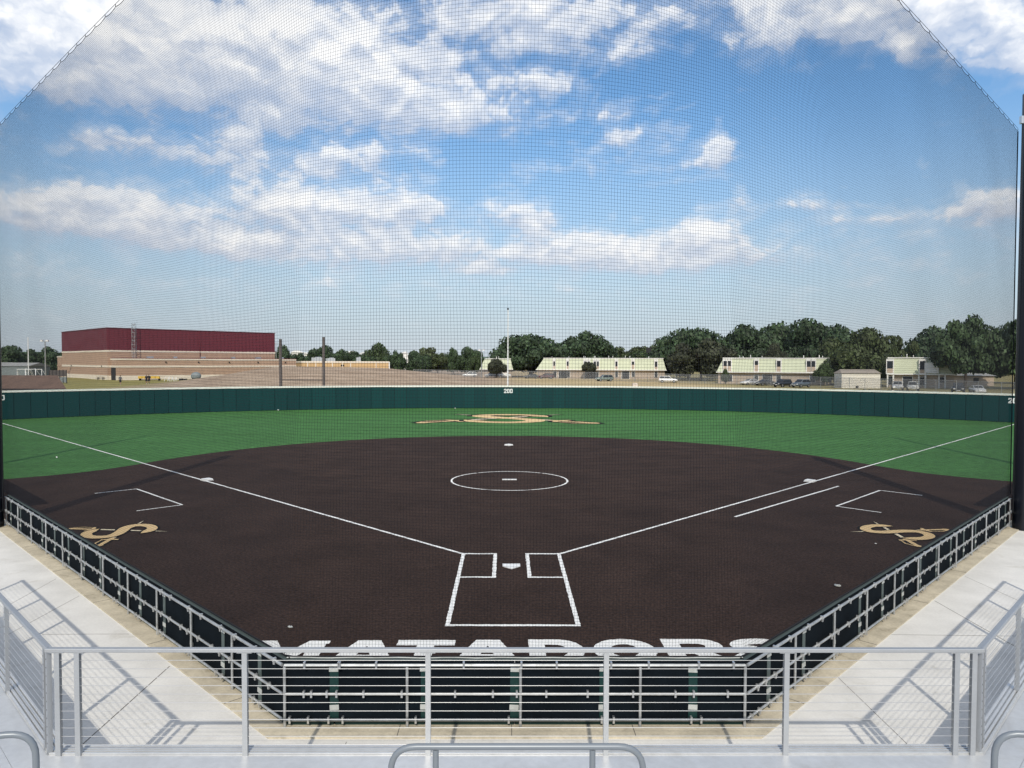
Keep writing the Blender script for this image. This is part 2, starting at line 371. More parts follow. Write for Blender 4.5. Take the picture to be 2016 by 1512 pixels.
def ground():
    rs = [0, 20, 40, 58, 61.9]+[62+i*1.6 for i in range(1, 100)]+[225, 245, 270, 300, 350, 420, 520, 700, 1000, 1600, 3000, 6000]
    N = 300; V = []; F = []
    for r in rs:
        for j in range(N):
            a = 2*math.pi*j/N; x, y = r*math.sin(a), r*math.cos(a); V.append((x, y, tz(x, y)))
    for i in range(len(rs)-1):
        for j in range(N): F.append((i*N+j, i*N+(j+1) % N, (i+1)*N+(j+1) % N, (i+1)*N+j))
    m = bpy.data.materials.new('dry_grass_ground'); m.use_nodes = True; t = NG(m.node_tree); b = m.node_tree.nodes['Principled BSDF']
    b.inputs['Roughness'].default_value = .95; b.inputs['Specular IOR Level'].default_value = .1
    gm = t.node('ShaderNodeNewGeometry'); s = t.node('ShaderNodeSeparateXYZ'); m.node_tree.links.new(gm.outputs['Position'], s.inputs[0])
    pv = gm.outputs['Position']
    sv = t.v('MULTIPLY', pv, (.06, .35, 1))
    tan = t.mix(t.mr(t.noise(sv, 1., 6, .62), .3, .7), (.36, .265, .13, 1), (.50, .41, .255, 1))
    dirt = t.mix(t.mr(t.noise(t.v('MULTIPLY', pv, (.12, .4, 1)), 1.3, 7, .65), .3, .7), (.24, .175, .125, 1), (.42, .33, .25, 1))
    olive = t.mix(t.mr(t.noise(sv, 1.2, 6, .6), .3, .7), (.16, .15, .065, 1), (.33, .275, .14, 1))
    lawn = t.mix(t.mr(t.noise(sv, 1.6, 5, .6), .3, .7), (.22, .19, .06, 1), (.30, .27, .11, 1))
    jit = t.m('MULTIPLY', t.m('SUBTRACT', t.noise(pv, .05, 4, .6), .5), 24.)
    x = t.m('ADD', s.outputs[0], jit)
    o = t.mix(t.mr(x, -8, 10, 0, 1, True), dirt, tan)
    o = t.mix(t.mr(x, 38, 60, 0, 1, True), o, olive)
    o = t.mix(t.mr(x, -52, -70, 0, 1, True), o, lawn)
    fn = t.mix(t.mr(t.noise(pv, 2.2, 5, .7), .3, .7), (.78, .78, .78, 1), (1.2, 1.2, 1.2, 1))
    o = t.mix(1., o, fn, 'MULTIPLY')
    m.node_tree.links.new(o, b.inputs['Base Color'])
    me = bpy.data.meshes.new('ground'); me.from_pydata(V, [], F); me.materials.append(m); me.update()
    me.polygons.foreach_set('use_smooth', [True]*len(F))
    struct(link('ground', me))
ground()

# ------------------------------------------------------------------ field
WX, WY = 3.13, -7.5          # backstop corners; side walls leave them at 45 degrees
arc = [(61.2*math.sin(rad(a)), 61.2*math.cos(rad(a))) for a in np.linspace(52, -52, 90)]
struct(MB().sheet([(WX, WY), (47.9, 37.3)]+[p for p in arc if p[1] > 37.3]+[(-47.9, 37.3), (-WX, WY)], 0.0).build('outfield_turf', 'green'))
half = [(22.55, 11.95), (21.35, 13.03), (20.0, 14.1), (19.2, 14.95), (18.64, 15.75)]
ar = [(18.45*math.sin(rad(a)), 13.1+18.45*math.cos(rad(a))) for a in np.linspace(76, -76, 60)]
edge = half+ar+[(-x, y) for x, y in reversed(half)]
infield = struct(MB().sheet([(WX, WY)]+edge+[(-WX, WY)], .004).build('infield_turf', 'brown'))

def rough_strip(mb, a, b, w, z, step=.06, amp=.007):
    a, b = Vector(a), Vector(b); d = (b-a); L = d.length; d /= L; n = Vector((-d.y, d.x)); k = max(2, int(L/step))
    vs = []; fs = []
    for i in range(k+1):
        p = a+d*(L*i/k)
        for sgn in (-1, 1):
            q = p+n*(sgn*w/2+random.uniform(-amp, amp)); vs.append((q.x, q.y, z))
    for i in range(k): fs.append((2*i, 2*i+2, 2*i+3, 2*i+1))
    mb.add(vs, fs)
LW = .09
def lines(name, segs, label=None, z=.008, w=LW, step=.06):
    mb = MB()
    for i, (a, b) in enumerate(segs): rough_strip(mb, a, b, w, z+.0006*i, step)
    return tag(mb.build(name, 'white_turf', infield), label)
h = LW/2
lines('foul_line', [((-1.283, 1.41), (-43.1, 43.2))], 'long white foul line running to the left wall', step=.15)
lines('foul_line', [((1.283, 1.41), (43.1, 43.2))], 'long white foul line running to the right wall', z=.0085, step=.15)
X0, X1, Y0, Y1, YC = .368+h, 1.283-h, -.70+h, 1.435-h, -3.77+h
for sgn in (-1, 1):
    lines('batters_box', [((sgn*X0, Y0-h), (sgn*X0, Y1+h)), ((sgn*(X0+h), Y1), (sgn*(X1+h), Y1)), ((sgn*(X0+h), Y0), (sgn*(X1-h), Y0))], z=.009)
lines('catchers_box', [((-X1, Y1+h), (-X1, YC-h)), ((X1, Y1+h), (X1, YC-h)), ((-X1+h, YC), (X1-h, YC))], z=.012)
mb = MB(); vs = []; fs = []
for i in range(180):
    a = 2*math.pi*i/180
    for rr in (2.40, 2.48):
        q = rr+random.uniform(-.006, .006); vs.append((q*math.sin(a), 13.106+q*math.cos(a), .0085))
for i in range(180): fs.append((2*i, 2*i+1, (2*i+3) % 360, (2*i+2) % 360))
mb.add(vs, fs).build('pitching_circle', 'white_turf', infield)
for sgn, lb in ((-1, 'white three sided coaching box at left'), (1, 'white three sided coaching box at right')):
    pts = [(-15.6, 9.87), (-14.53, 10.85), (-11.36, 7.73), (-12.42, 6.7)] if sgn < 0 else [(15.58, 9.78), (14.52, 10.83), (11.36, 7.69), (12.39, 6.63)]
    lines('coaching_box', [(pts[0], pts[1]), (pts[1], pts[2]), (pts[2], pts[3])], lb, z=.009, w=.075)
lines('running_lane_line', [((7.27, 5.93), (13.35, 11.80))], z=.009)

def curve_shape(name, loops, z, m, parent, xf):
    cu = bpy.data.curves.new(name, 'CURVE'); cu.dimensions = '2D'; cu.fill_mode = 'BOTH'
    for lp in loops:
        sp_ = cu.splines.new('POLY'); sp_.points.add(len(lp)-1); sp_.use_cyclic_u = True
        for i, (x, y) in enumerate(lp): sp_.points[i].co = (x, y, 0, 1)
    o = bpy.data.objects.new(name, cu); C.objects.link(o)
    me = bpy.data.meshes.new_from_object(o.evaluated_get(bpy.context.evaluated_depsgraph_get()))
    bpy.data.objects.remove(o); bpy.data.curves.remove(cu)
    for v in me.vertices:
        x, y = xf(v.co.x, v.co.y); v.co = (x, y, z)
    me.name = name; me.materials.clear(); me.materials.append(M[m]); me.update()
    if len(me.polygons) and me.polygons[0].normal.z < 0: me.flip_normals()
    return link(name, me, parent)
def ell(cx, cy, a, b, n=40, t0=0, t1=360): return [(cx+a*math.cos(rad(t)), cy+b*math.sin(rad(t))) for t in np.linspace(t0, t1, n, endpoint=(t1-t0) < 360)]
# lettering, each glyph in a 1 x 1 cell
GL = {
 'M': [[(-.04, 0), (.22, 0), (.22, .55), (.42, .02), (.58, .02), (.78, .55), (.78, 0), (1.04, 0), (1.04, .14), (1.0, .14), (1.0, .86), (1.04, .86), (1.04, 1), (.74, 1), (.5, .42), (.26, 1), (-.04, 1), (-.04, .86), (.0, .86), (.0, .14), (-.04, .14)]],
 'A': [[(0, 0), (.30, 0), (.35, .17), (.65, .17), (.70, 0), (1.0, 0), (.68, 1), (.32, 1)], [(.40, .36), (.60, .36), (.5, .74)]],
 'T': [[(.35, 0), (.65, 0), (.65, .76), (1.0, .76), (1.0, 1), (0, 1), (0, .76), (.35, .76)]],
 'D': [[(0, 0)]+ell(.52, .5, .46, .5, 20, -90, 90)+[(0, 1)], [(.29, .24)]+ell(.47, .5, .22, .26, 14, -90, 90)+[(.29, .76)]],
 'O': [ell(.5, .5, .54, .51), ell(.5, .5, .25, .27)],
 'R': [[(0, 0), (.28, 0), (.28, .34), (.42, .34), (.66, 0), (1.02, 0), (.72, .40)]+ell(.60, .68, .36, .32, 16, -50, 90)+[(0, 1)], [(.28, .56)]+ell(.54, .67, .14, .11, 10, -90, 90)+[(.28, .78)]],
}
def smooth_line(pts, n=8):
    out = []
    P = [pts[0]]+list(pts)+[pts[-1]]
    for i in range(1, len(P)-2):
        for k in range(n):
            t = k/n; out.append(tuple(.5*((2*b)+(-a+c)*t+(2*a-5*b+4*c-d)*t*t+(-a+3*b-3*c+d)*t**3) for a, b, c, d in zip(P[i-1], P[i], P[i+1], P[i+2])))
    out.append(tuple(pts[-1])); return out
def ribbon(pts, grow=0.):       # pts of (x, y, halfwidth) -> closed outline
    q = smooth_line(pts); Lf = []; Rt = []
    for i, (x, y, w_) in enumerate(q):
        a, b = q[max(0, i-1)], q[min(len(q)-1, i+1)]; dx, dy = b[0]-a[0], b[1]-a[1]; l = math.hypot(dx, dy) or 1
        w_ = max(w_, .002)+grow; Lf.append((x-dy/l*w_, y+dx/l*w_)); Rt.append((x+dy/l*w_, y-dx/l*w_))
    return Lf+Rt[::-1]
GL['S'] = [ribbon([(.98, .70, .14), (.90, .80, .13), (.70, .87, .125), (.45, .87, .125), (.22, .78, .13), (.20, .62, .13), (.45, .53, .13), (.72, .45, .13), (.82, .30, .13), (.70, .16, .125), (.45, .12, .125), (.18, .16, .13), (.04, .30, .14)])]
def rough_loop(lp, step=.035, amp=.006):
    out = []
    for i in range(len(lp)):
        a, b = lp[i], lp[(i+1) % len(lp)]; L = math.hypot(b[0]-a[0], b[1]-a[1]); k = max(1, int(L/step))
        for j in range(k): out.append((a[0]+(b[0]-a[0])*j/k+random.uniform(-amp, amp), a[1]+(b[1]-a[1])*j/k+random.uniform(-amp, amp)))
    return out
spec = [('M', -4.52, 1.22), ('A', -3.13, 1.14), ('T', -2.05, 1.02), ('A', -1.03, 1.16), ('D', .27, .98), ('O', 1.42, 1.02), ('R', 2.64, 1.08), ('S', 3.78, 1.0)]
LH, LT = 1.0, -4.42
lx = tag(link('team_lettering', None, infield), 'white MATADORS lettering on the brown turf behind home plate')
lx.empty_display_size = .2
for ch, x0, wd_ in spec:
    loops = [rough_loop([(x0+x*wd_, LT-LH+.012*x0+y*LH) for x, y in lp]) for lp in GL[ch]]
    curve_shape('letter', loops, .0092, 'white_turf', lx, lambda a, b: (a, b))

# emblem: letter S over two crossed swords, local height 1
S_PTS = [(.37, .17, .0), (.30, .29, .075), (.18, .40, .075), (.0, .445, .072), (-.17, .40, .08), (-.25, .28, .085), (-.17, .14, .085), (0, .03, .085), (.16, -.09, .085), (.24, -.22, .085), (.18, -.36, .08), (.02, -.435, .072), (-.17, -.405, .075), (-.30, -.30, .075), (-.38, -.17, .0)]
def sword(sg):
    a = Vector((sg*.74, -.5)); b = Vector((-sg*.5, .5)); d = (b-a).normalized(); n = Vector((-d.y, d.x)); L = (b-a).length
    def P(t, o): q = a+d*(t*L)+n*o; return (q.x, q.y)
    blade = [P(.27, -.028), P(.5, -.030), P(.85, -.022), P(1.02, 0), P(.85, .018), P(.5, .026), P(.27, .028)]
    grip = [P(-.01, -.02), P(.02, -.05), P(.06, -.03), P(.10, -.036), P(.22, -.03), P(.22, .03), P(.10, .036), P(.06, .03), P(.02, .05), P(-.01, .02)]
    guard = [P(.21, -.12), P(.235, -.125), P(.255, -.04), P(.30, -.02), P(.30, .02), P(.255, .04), P(.235, .125), P(.21, .12), P(.22, .03), P(.22, -.03)]
    q = [(P(.22, .11)), P(.10, .125), P(.02, .06), P(.035, .045), P(.105, .10), P(.20, .095)]
    return [blade, grip, guard, q]
def grow_loop(lp, gq):
    c = Vector((sum(p[0] for p in lp)/len(lp), sum(p[1] for p in lp)/len(lp))); n = len(lp); out = []
    ar2 = sum(lp[i][0]*lp[(i+1) % n][1]-lp[(i+1) % n][0]*lp[i][1] for i in range(n)); sg = 1 if ar2 > 0 else -1
    for i in range(n):
        a, b, d = Vector(lp[i-1]), Vector(lp[i]), Vector(lp[(i+1) % n])
        e1 = (b-a); e2 = (d-b)
        n1 = Vector((e1.y, -e1.x)); n2 = Vector((e2.y, -e2.x))
        nn = (n1/(n1.length or 1)+n2/(n2.length or 1)); nn = nn/(nn.length or 1)
        out.append(tuple(b+nn*gq*sg))
    return out
def emblem(cx, cy, s, ang, label, outline):
    e = tag(link('team_emblem', None, infield), label); e.empty_display_size = .2
    ca, sa = math.cos(ang), math.sin(ang)
    xf = lambda x, y: (cx+s*(x*ca-y*sa), cy+s*(x*sa+y*ca))
    for sg in (-1, 1):
        for i, lp in enumerate(sword(sg)):
            z = .0085+.0004*i+(.0024 if sg > 0 else 0)
            curve_shape('sword_outline', [grow_loop(lp, outline)], z-.0002*2, 'black_turf', e, xf)
        for i, lp in enumerate(sword(sg)): curve_shape('sword', [lp], .0125+.0004*i+(.002 if sg > 0 else 0), 'cream_turf' if i == 0 else 'gold_turf', e, xf)
    curve_shape('letter_outline', [ribbon(S_PTS, outline)], .0172, 'black_turf', e, xf)
    curve_shape('letter', [ribbon(S_PTS)], .0185, 'gold_turf', e, xf)
emblem(-.02, 46.6, 9.9, 0, 'large gold S with crossed swords on the green outfield', .045)
emblem(11.42, 3.86, 1.93, rad(45), 'small gold S with crossed swords on brown turf at right', .036)
emblem(-11.42, 3.80, 1.93, rad(-45), 'small gold S with crossed swords on brown turf at left', .036)

# plates and bases
mb = MB().prism([(0, 0), (.216, .216), (.216, .432), (-.216, .432), (-.216, .216)], .004, .022)
tag(mb.build('home_plate', 'rubber'), 'white five sided home plate between the batters boxes', 'home plate')
tag(MB().box((0, 13.2, .018), (.61, .15, .03)).build('pitchers_plate', 'rubber'), 'narrow white pitchers plate inside the white circle', 'pitchers plate')
def base(name, x, y, label):
    o = thing(name, label, 'base', (x, y, .004), rad(45), 'bases of the infield')
    b = bmesh.new(); bmesh.ops.create_cube(b, size=1)
    for v in b.verts: v.co = (v.co.x*.38, v.co.y*.38, (v.co.z+.5)*.075)
    bmesh.ops.bevel(b, geom=[e for e in b.edges], offset=.02, segments=2, affect='EDGES')
    me = bpy.data.meshes.new('cushion'); b.to_mesh(me); b.free(); me.materials.append(M['rubber']); link('cushion', me, o)
    MB().box((0, 0, .008), (.40, .40, .014)).build('anchor_plate', 'rubber', o)
base('base', -12.66, 12.93-.0, 'white base on the left foul line')
base('base', 12.66, 12.93-.0, 'white base on the right foul line')
base('base', 0, 25.86, 'white base at the top of the diamond near the green')
# litter on the turf
def scrap(name, px, py, r, label, cat, m='rubber', flat=.3):
    q = G(px, py); mb = MB().ball((0, 0, r*flat), r, 0, 2, (1, .8, flat))
    for i, v in enumerate(mb.v): mb.v[i] = tuple(c*(1+.25*math.sin(7*c2+i)) for c, c2 in zip(v, (v[1], v[2], v[0])))
    tag(mb.build(name, m, None, (q.x, q.y, .006)), label, cat)
scrap('crumpled_wrapper', 1649, 1155, .075, 'crumpled pale wrapper on brown turf near the right wall', 'litter', 'tape')
scrap('paper_scrap', 572, 1236, .05, 'small pale paper scrap left of the MATADORS lettering', 'litter', 'tape')
scrap('paper_scrap', 1724, 1071, .028, 'tiny white scrap below the right small emblem', 'litter')
scrap('ball', 112, 902, .042, 'small white ball on green turf beyond the left foul line', 'ball', flat=.95)
scrap('paper_scrap', 548, 808, .08, 'pale scrap at the foot of the green wall below the two steel posts', 'litter', flat=.5)
scrap('paper_scrap', 896, 804.5, .08, 'pale scrap at the foot of the green wall left of the number', 'litter', flat=.5)

# ------------------------------------------------------------------ concrete walk and kerb
walk = MB()
walk.sheet([(WX, WY+.06), (32, 21.43), (32, -26), (-32, -26), (-32, 21.43), (-WX, WY+.06)], .002)
def joint(a, b, w_=.012):
    a, b = Vector(a[:2]), Vector(b[:2]); d = (b-a).normalized(); n = Vector((-d.y, d.x))*w_/2
    walk.sheet([tuple(a-n), tuple(b-n), tuple(b+n), tuple(a+n)], .0035, 1)
z7 = lambda x, y: G(x/3.978, 1132+y/3.978); z8 = lambda x, y: G(1512+x/3.978, 1132+y/3.978)
for a, b, wj in ((z7(330, 466), z7(1010, 463), .012), (z7(620, 165), z7(60, 470), .010), (z7(1328, 716), z7(650, 1325), .016),
             (z8(965, 468), z8(1960, 480), .012), (z8(545, 800), z8(1110, 1345), .009), (z8(1305, 203), z8(1960, 575), .014),
             (G(682, 1461), G(677, 1475), .009), (G(110, 1140), G(20, 1190), .010), (G(1900, 1135), G(2010, 1185), .010)): joint(a, b, wj)
struct(walk.build('concrete_walk', ['concrete', 'joint']))
kw = .33; kt = kw*math.tan(rad(22.5))
def offp(o):  # backstop line moved outwards by o
    q = o*math.tan(rad(22.5)); return [(-16.6-o*.7071, 5.97-o*.7071), (-WX-q, WY-o), (WX+q, WY-o), (16.6+o*.7071, 5.97-o*.7071)]
def band(mb, o0, o1, z0, z1, mi=0):
    A, B = offp(o0), offp(o1)
    for i in range(3): mb.prism([B[i], B[i+1], A[i+1], A[i]], z0, z1, mi)
stain(M['kerb'], 2.2, (.55, .70), .72); stain(M['deck'], 1.1, (.55, .75), .86); stain(M['galv'], 7., (.55, .7), .7)
kb = MB(); band(kb, -.10, kw, .0, .028)
# tie joints across the kerb
for sg in (-1, 1):
    for t in np.arange(1.2, 17.5, 3.1):
        c = Vector((sg*(WX+t*.7071+.10), WY+t*.7071-.11)); kb.box((c.x, c.y, .0290), (.012, kw+.05, .003), rz=sg*rad(45), mi=1)
for x in (-1.57, -.05, 1.6): kb.box((x, WY-.16, .0290), (.010, kw-.02, .003), mi=1)
struct(kb.build('kerb', ['kerb', 'joint']))

# ------------------------------------------------------------------ backstop walls
def clamp_mesh(): return MB().box((0, -.03, .035), (.026, .05, .05)).box((0, -.036, -.012), (.026, .02, .04)).mesh('clamp', 'zinc')
CLAMP = clamp_mesh()
ZT, ZM, ZB, PR = .87, .475, .12, .020
def pipe_mesh(a, b, r=PR, n=10): return MB().tube([a, b], r, n)
def wall(L, origin, rz, label, posts, seams, endpost=(True, True), seed=1):
    rn = random.Random(seed)
    w_ = thing('backstop_wall', label, 'wall', (origin[0], origin[1], .0), rz, 'padded walls of the backstop')
    yp = -.05     # pipes on the viewer side, boards on the field side
    for x in posts: pipe_mesh((x, yp, .0), (x, yp, ZT)).build('post', 'galv', w_)
    for nm, z in (('top_rail', ZT), ('middle_rail', ZM), ('bottom_rail', ZB)): pipe_mesh((-.0, yp, z), (L, yp, z), PR*(1.12 if nm == 'top_rail' else 1)).build(nm, 'galv', w_)
    xs = [0.]+list(seams)+[L]
    for i, (a, b) in enumerate(zip(xs, xs[1:])):
        p_ = MB().box(((a+b)/2, .014+.003*(i % 2), .475), (b-a-.004, .024, .88)).build('board', 'board', w_)
        MB().box(((a+b)/2, .045, .47), (b-a-.012, .03, .88)).build('field_pad', 'padgreen', p_)
        MB().box(((a+b)/2, .004+.002*(i % 2), .055), (b-a-.02, .010, .085)).build('bottom_flap', 'padgreen', p_)
    for s_ in seams:
        st = MB().box((s_, -.004, .47), (.12 if L < 8 else .10, .008, .80)).build('strap', 'padgreen' if L < 8 else 'strapgrey', w_)
        for z in (.80, .27): MB().box((s_+rn.uniform(-.01, .01), -.011, z+rn.uniform(-.01, .01)), (.125, .008, .07), mtx=Matrix.Rotation(rn.uniform(-.06, .06), 3, 'Y')).build('tape_patch', 'tape', st)
    MB().box((L/2, .030, .918), (L, .065, .012)).build('top_cap', 'padtop', w_)
    MB().tube([(L*t, .055+.006*math.sin(t*40), .932+.004*math.sin(t*57)) for t in np.linspace(0, 1, 42)], .009, 6).build('lacing_rope', 'tape' if L < 8 else 'rope', w_)
    n = 0
    for s_ in list(seams)+[0.2]:
        for dx, z in ((-.08, ZB), (.09, ZB), (-.28, ZM), (.02, ZM), (.42, ZM), (.05, ZT), (.55, ZT)):
            if 0.05 < s_+dx < L-.05 and n < 100:
                o = link('clamp', CLAMP, w_); o.location = (s_+dx+rn.uniform(-.05, .05), yp, z); n += 1
    return w_
wall(2*WX, (-WX, WY), 0, 'middle padded backstop wall with pipe rails behind home plate', [.0, 1.66, 3.2, 4.83, 2*WX], [.66, 1.9, 3.12, 4.34, 5.56], seed=3)
LS = 17.1
ps = [1.55+i*1.545 for i in range(11)]; sm = [.75+i*1.22 for i in range(14)]
wall(LS, (WX, WY), rad(45), 'right padded backstop wall with pipe rails along the right walkway', [x for x in ps if x < LS], [x for x in sm if x < LS-.3], seed=4)
wall(LS, (-WX-LS*.7071, WY+LS*.7071), rad(-45), 'left padded backstop wall with pipe rails along the left walkway', [LS-x for x in ps if x < LS][::-1], [LS-x for x in sm if x < LS-.3][::-1], seed=5)

# ------------------------------------------------------------------ poles and net
def net_pole(x, label):
    o = thing('net_pole', label, 'pole', (x, 4.3, 0), 0, 'tall black net poles')
    sg = 1 if x > 0 else -1
    MB().tube([(0, 0, -.05), (0, 0, 13.0)], .30, 32, r2=.285).build('shaft', 'poleblack', o)
    MB().tube([(0, 0, 0), (0, 0, .03)], .33, 32).build('base_collar', 'poleblack', o)
    MB().box((-sg*.33, 0, 12.22), (.12, .1, .22)).build('cable_bracket', 'zinc', o)
    MB().tube([(-sg*.34, -.02, .5), (-sg*.34, -.02, 12.1)], .009, 6).build('guide_cable', 'rope', o)
net_pole(15.48, 'tall black round pole at the right end of the net')
net_pole(-15.48, 'tall black round pole at the left end of the net')

def resample(P, n):
    P = np.array(P); s = np.r_[0, np.cumsum(np.linalg.norm(np.diff(P, axis=0), axis=1))]
    t = np.linspace(0, s[-1], n); return np.stack([np.interp(t, s, P[:, k]) for k in range(P.shape[1])], 1), s[-1]
xe = 15.5
NS = 1600
bx = np.linspace(-15.95, xe, 4001); aa = np.sqrt(bx**2+.12**2)
by = np.maximum(WY, np.abs(bx)-WX+WY)+.062
by = np.where(np.abs(bx) < WX+.25, by, by)
Bc, LBt = resample(np.c_[bx, by], NS)
ty = -10.62+np.sqrt(bx**2+1.75**2)
Tc, LTt = resample(np.c_[bx, ty], NS)
ZN0, ZN1 = .935, 12.10
rn = np.random.RandomState(3)
ph = rn.uniform(0, 6.28, 40); fr = rn.uniform(.15, 2.2, 40); fz = rn.uniform(.1, 1.6, 40); am = rn.uniform(.2, 1, 40)/(.6+fr)
def wob(s, z, k0, k1):
    o = 0
    for k in range(k0, k1): o = o+am[k]*np.sin(fr[k]*s+fz[k]*z+ph[k])
    return o
def netpt(u, t):     # u in 0..1 along the net, t in 0..1 up it
    i = u*(NS-1)
    bxy = np.stack([np.interp(i, np.arange(NS), Bc[:, k]) for k in (0, 1)], -1)
    txy = np.stack([np.interp(i, np.arange(NS), Tc[:, k]) for k in (0, 1)], -1)
    tt = (1.12*t-.12*t*t)[..., None]
    q = bxy*(1-tt)+txy*tt
    s = u*40; z = ZN0+t*(ZN1-ZN0)
    edgeu = np.clip(np.minimum(u, 1-u)*14, 0, 1)*np.clip(np.minimum(t, 1-t)*8, 0, 1)
    off = wob(s, z, 0, 14)*.022*edgeu*(1-.75*np.abs(2*u-1))
    zz = z+wob(s, z, 14, 28)*.018*edgeu
    xs = wob(s, z, 28, 40)*.012*edgeu
    return np.stack([q[..., 0]+xs, q[..., 1]+off, zz], -1)
def strands(P, r):   # P (n, k, 3) -> triangular tubes
    n, k, _ = P.shape
    T = np.gradient(P, axis=1); T /= np.linalg.norm(T, axis=2, keepdims=True)+1e-9
    ref = np.where(np.abs(T[..., 2:3]) > .7, np.array([0, 1., 0]), np.array([0, 0, 1.]))
    A = np.cross(T, ref); A /= np.linalg.norm(A, axis=2, keepdims=True)+1e-9; B_ = np.cross(T, A)
    V = np.stack([P+r*(A*math.cos(a)+B_*math.sin(a)) for a in (0, 2.0944, 4.18879)], 2)   # n,k,3,3
    idx = np.arange(n*k*3).reshape(n, k, 3)
    F = []
    for j in range(3):
        a, b = idx[:, :-1, j], idx[:, :-1, (j+1) % 3]; c, d = idx[:, 1:, (j+1) % 3], idx[:, 1:, j]
        F.append(np.stack([a, b, c, d], -1).reshape(-1, 4))
    return V.reshape(-1, 3), np.concatenate(F)
SPN = .0438
nv = int(LBt/SPN); nh = int((ZN1-ZN0)/SPN)
U = np.linspace(0, 1, nv); Tt = np.linspace(0, 1, 19)
Pv = netpt(np.repeat(U[:, None], 19, 1), np.repeat(Tt[None], nv, 0))
Us = np.linspace(0, 1, 260); Th = np.linspace(0, 1, nh)
Ph = netpt(np.repeat(Us[None], nh, 0), np.repeat(Th[:, None], 260, 1))
net = thing('backstop_net', 'tall black protective net hung above the padded backstop walls', 'net', (0, WY, 1.0))
NR = .00158
V1, F1 = strands(Pv, NR); V2, F2 = strands(Ph, NR)
me = fine_mesh('mesh_netting', np.concatenate([V1, V2])-np.array([0, WY, 1.0]), np.concatenate([F1, F2+len(V1)]), [M['net']])
link('mesh_netting', me, net)
top3 = np.c_[Tc, np.full(NS, ZN1)]
def off(P): return [tuple(np.array(q)-np.array([0, WY, 1.0])) for q in P]
nsc = int(LTt/.65); tp = []
for i in range(nsc*6+1):
    q = top3[min(NS-1, int(round(i/(nsc*6)*(NS-1))))]; tp.append((q[0], q[1], ZN1+.03-.035*math.sin(math.pi*(i % 6)/6)))
MB().tube(off(tp), .006, 6).build('border_rope', 'rope', net)
MB().tube(off([(q[0], q[1], ZN1+.085) for q in top3[::20]]+[tuple(top3[-1])[:2]+(ZN1+.085,)]), .005, 6).build('top_cable', 'rope', net)
cm = MB().box((0, 0, 0), (.008, .008, .06)).mesh('hanging_clip', 'rope')
for i in range(nsc+1):
    q = top3[min(NS-1, int(round(i/nsc*(NS-1))))]; link('hanging_clip', cm, net, (q[0], q[1]-WY, ZN1+.05-1.0))
for e in (0, -1):
    q = netpt(np.full(40, 0. if e == 0 else 1.), np.linspace(0, 1, 40)); MB().tube(off(q), .016, 6).build('border_rope', 'rope', net)
bt = netpt(np.linspace(0, 1, 300), np.full(300, 0.)); MB().tube(off(bt+np.array([0, 0, .012])), .012, 5).build('border_rope', 'rope', net)

# ------------------------------------------------------------------ grandstand deck, guard rails, hand rails
DZ = .985; FY = -9.93; FX = 4.74
dk = MB()
def lip(o): q = o*math.tan(rad(22.5)); return [(-FX-12*.7071-o*.0, FY+12*.7071), (-FX+q*0, FY), (FX, FY), (FX+12*.7071, FY+12*.7071)]
def plank(o0, o1, z0, z1, mi=0):
    # plank parallel to the deck edge at inward distances o0..o1 (three mitred pieces)
    t = math.tan(rad(22.5))
    def ln(o): return [(-FX-9*.7071-o*.7071-o*t*0, FY+9*.7071-o*.7071), (-FX-o*t*-1*-1, FY-o), (FX+o*t, FY-o), (FX+9*.7071+o*.7071, FY+9*.7071-o*.7071)]
    A, B = ln(o0), ln(o1)
    for i in range(3): dk.prism([B[i], B[i+1], A[i+1], A[i]], z0, z1, mi)
o = -.10
for wpl in (.026, .018, .026, .018, .026, .018, .026, .018): 
    plank(o, o+wpl, DZ-.12, DZ+(.016 if wpl > .02 else -.008)); o += wpl
while o < 3.0: plank(o, o+.297, DZ-.05, DZ, 0); plank(o+.297, o+.30, DZ-.05, DZ-.012, 0); o += .30
plank(-.105, -.098, DZ-.35, DZ-.02)
struct(dk.build('grandstand_deck', 'deck'))
fr = thing('deck_frame', 'galvanised posts carrying the grandstand deck', 'deck frame', (0, FY-1.2, 0))
fm = MB().box((0, 0, (DZ-.05)/2), (.09, .09, DZ-.05)).mesh('post', 'galv')
for x in np.arange(-4.5, 4.6, 1.83): link('post', fm, fr, (x, 0, 0))
for sg in (-1, 1):
    for t in (1, 3, 5, 7): link('post', fm, fr, (sg*(FX+t*.7071+.6), t*.7071+.6, 0))

RT_Z = 2.084; NC = 11
def guard(name, origin, rz, L, posts, label, holes=False, ext=(0, 0)):
    o = thing('guard_rail', label, 'railing', (origin[0], origin[1], DZ), rz, 'aluminium cable guard rails of the grandstand')
    b = bmesh.new(); bmesh.ops.create_cube(b, size=1)
    for v in b.verts: v.co = (ext[0]+(v.co.x+.5)*(L-ext[0]+ext[1]), v.co.y*.058, RT_Z-DZ-.019+v.co.z*.038)
    bmesh.ops.bevel(b, geom=list(b.edges), offset=.005, segments=1, affect='EDGES')
    me = bpy.data.meshes.new('top_rail'); b.to_mesh(me); b.free(); me.materials.append(M['alu']); link('top_rail', me, o)
    for x in posts:
        mb = MB().box((x, 0, (RT_Z-DZ-.03)/2-.015), (.052, .045, RT_Z-DZ-.01))
        mb.box((x, 0, RT_Z-DZ-.0405), (.15, .05, .008))
        if holes:
            for i in range(NC): mb.add([(x+.009*math.cos(a), -.0232, .105+i*.0868+.009*math.sin(a)) for a in np.linspace(0, 2*math.pi, 8, endpoint=False)], [tuple(range(8))], 1)
        mb.build('post', ['alu', 'hole'], o)
    for i in range(NC):
        z = .105+i*.0868; MB().tube([(posts[0], 0, z), (posts[-1], 0, z)], .0031, 6, caps=False).build('cable', 'steel_cable', o)
    return o
GY = FY-.06
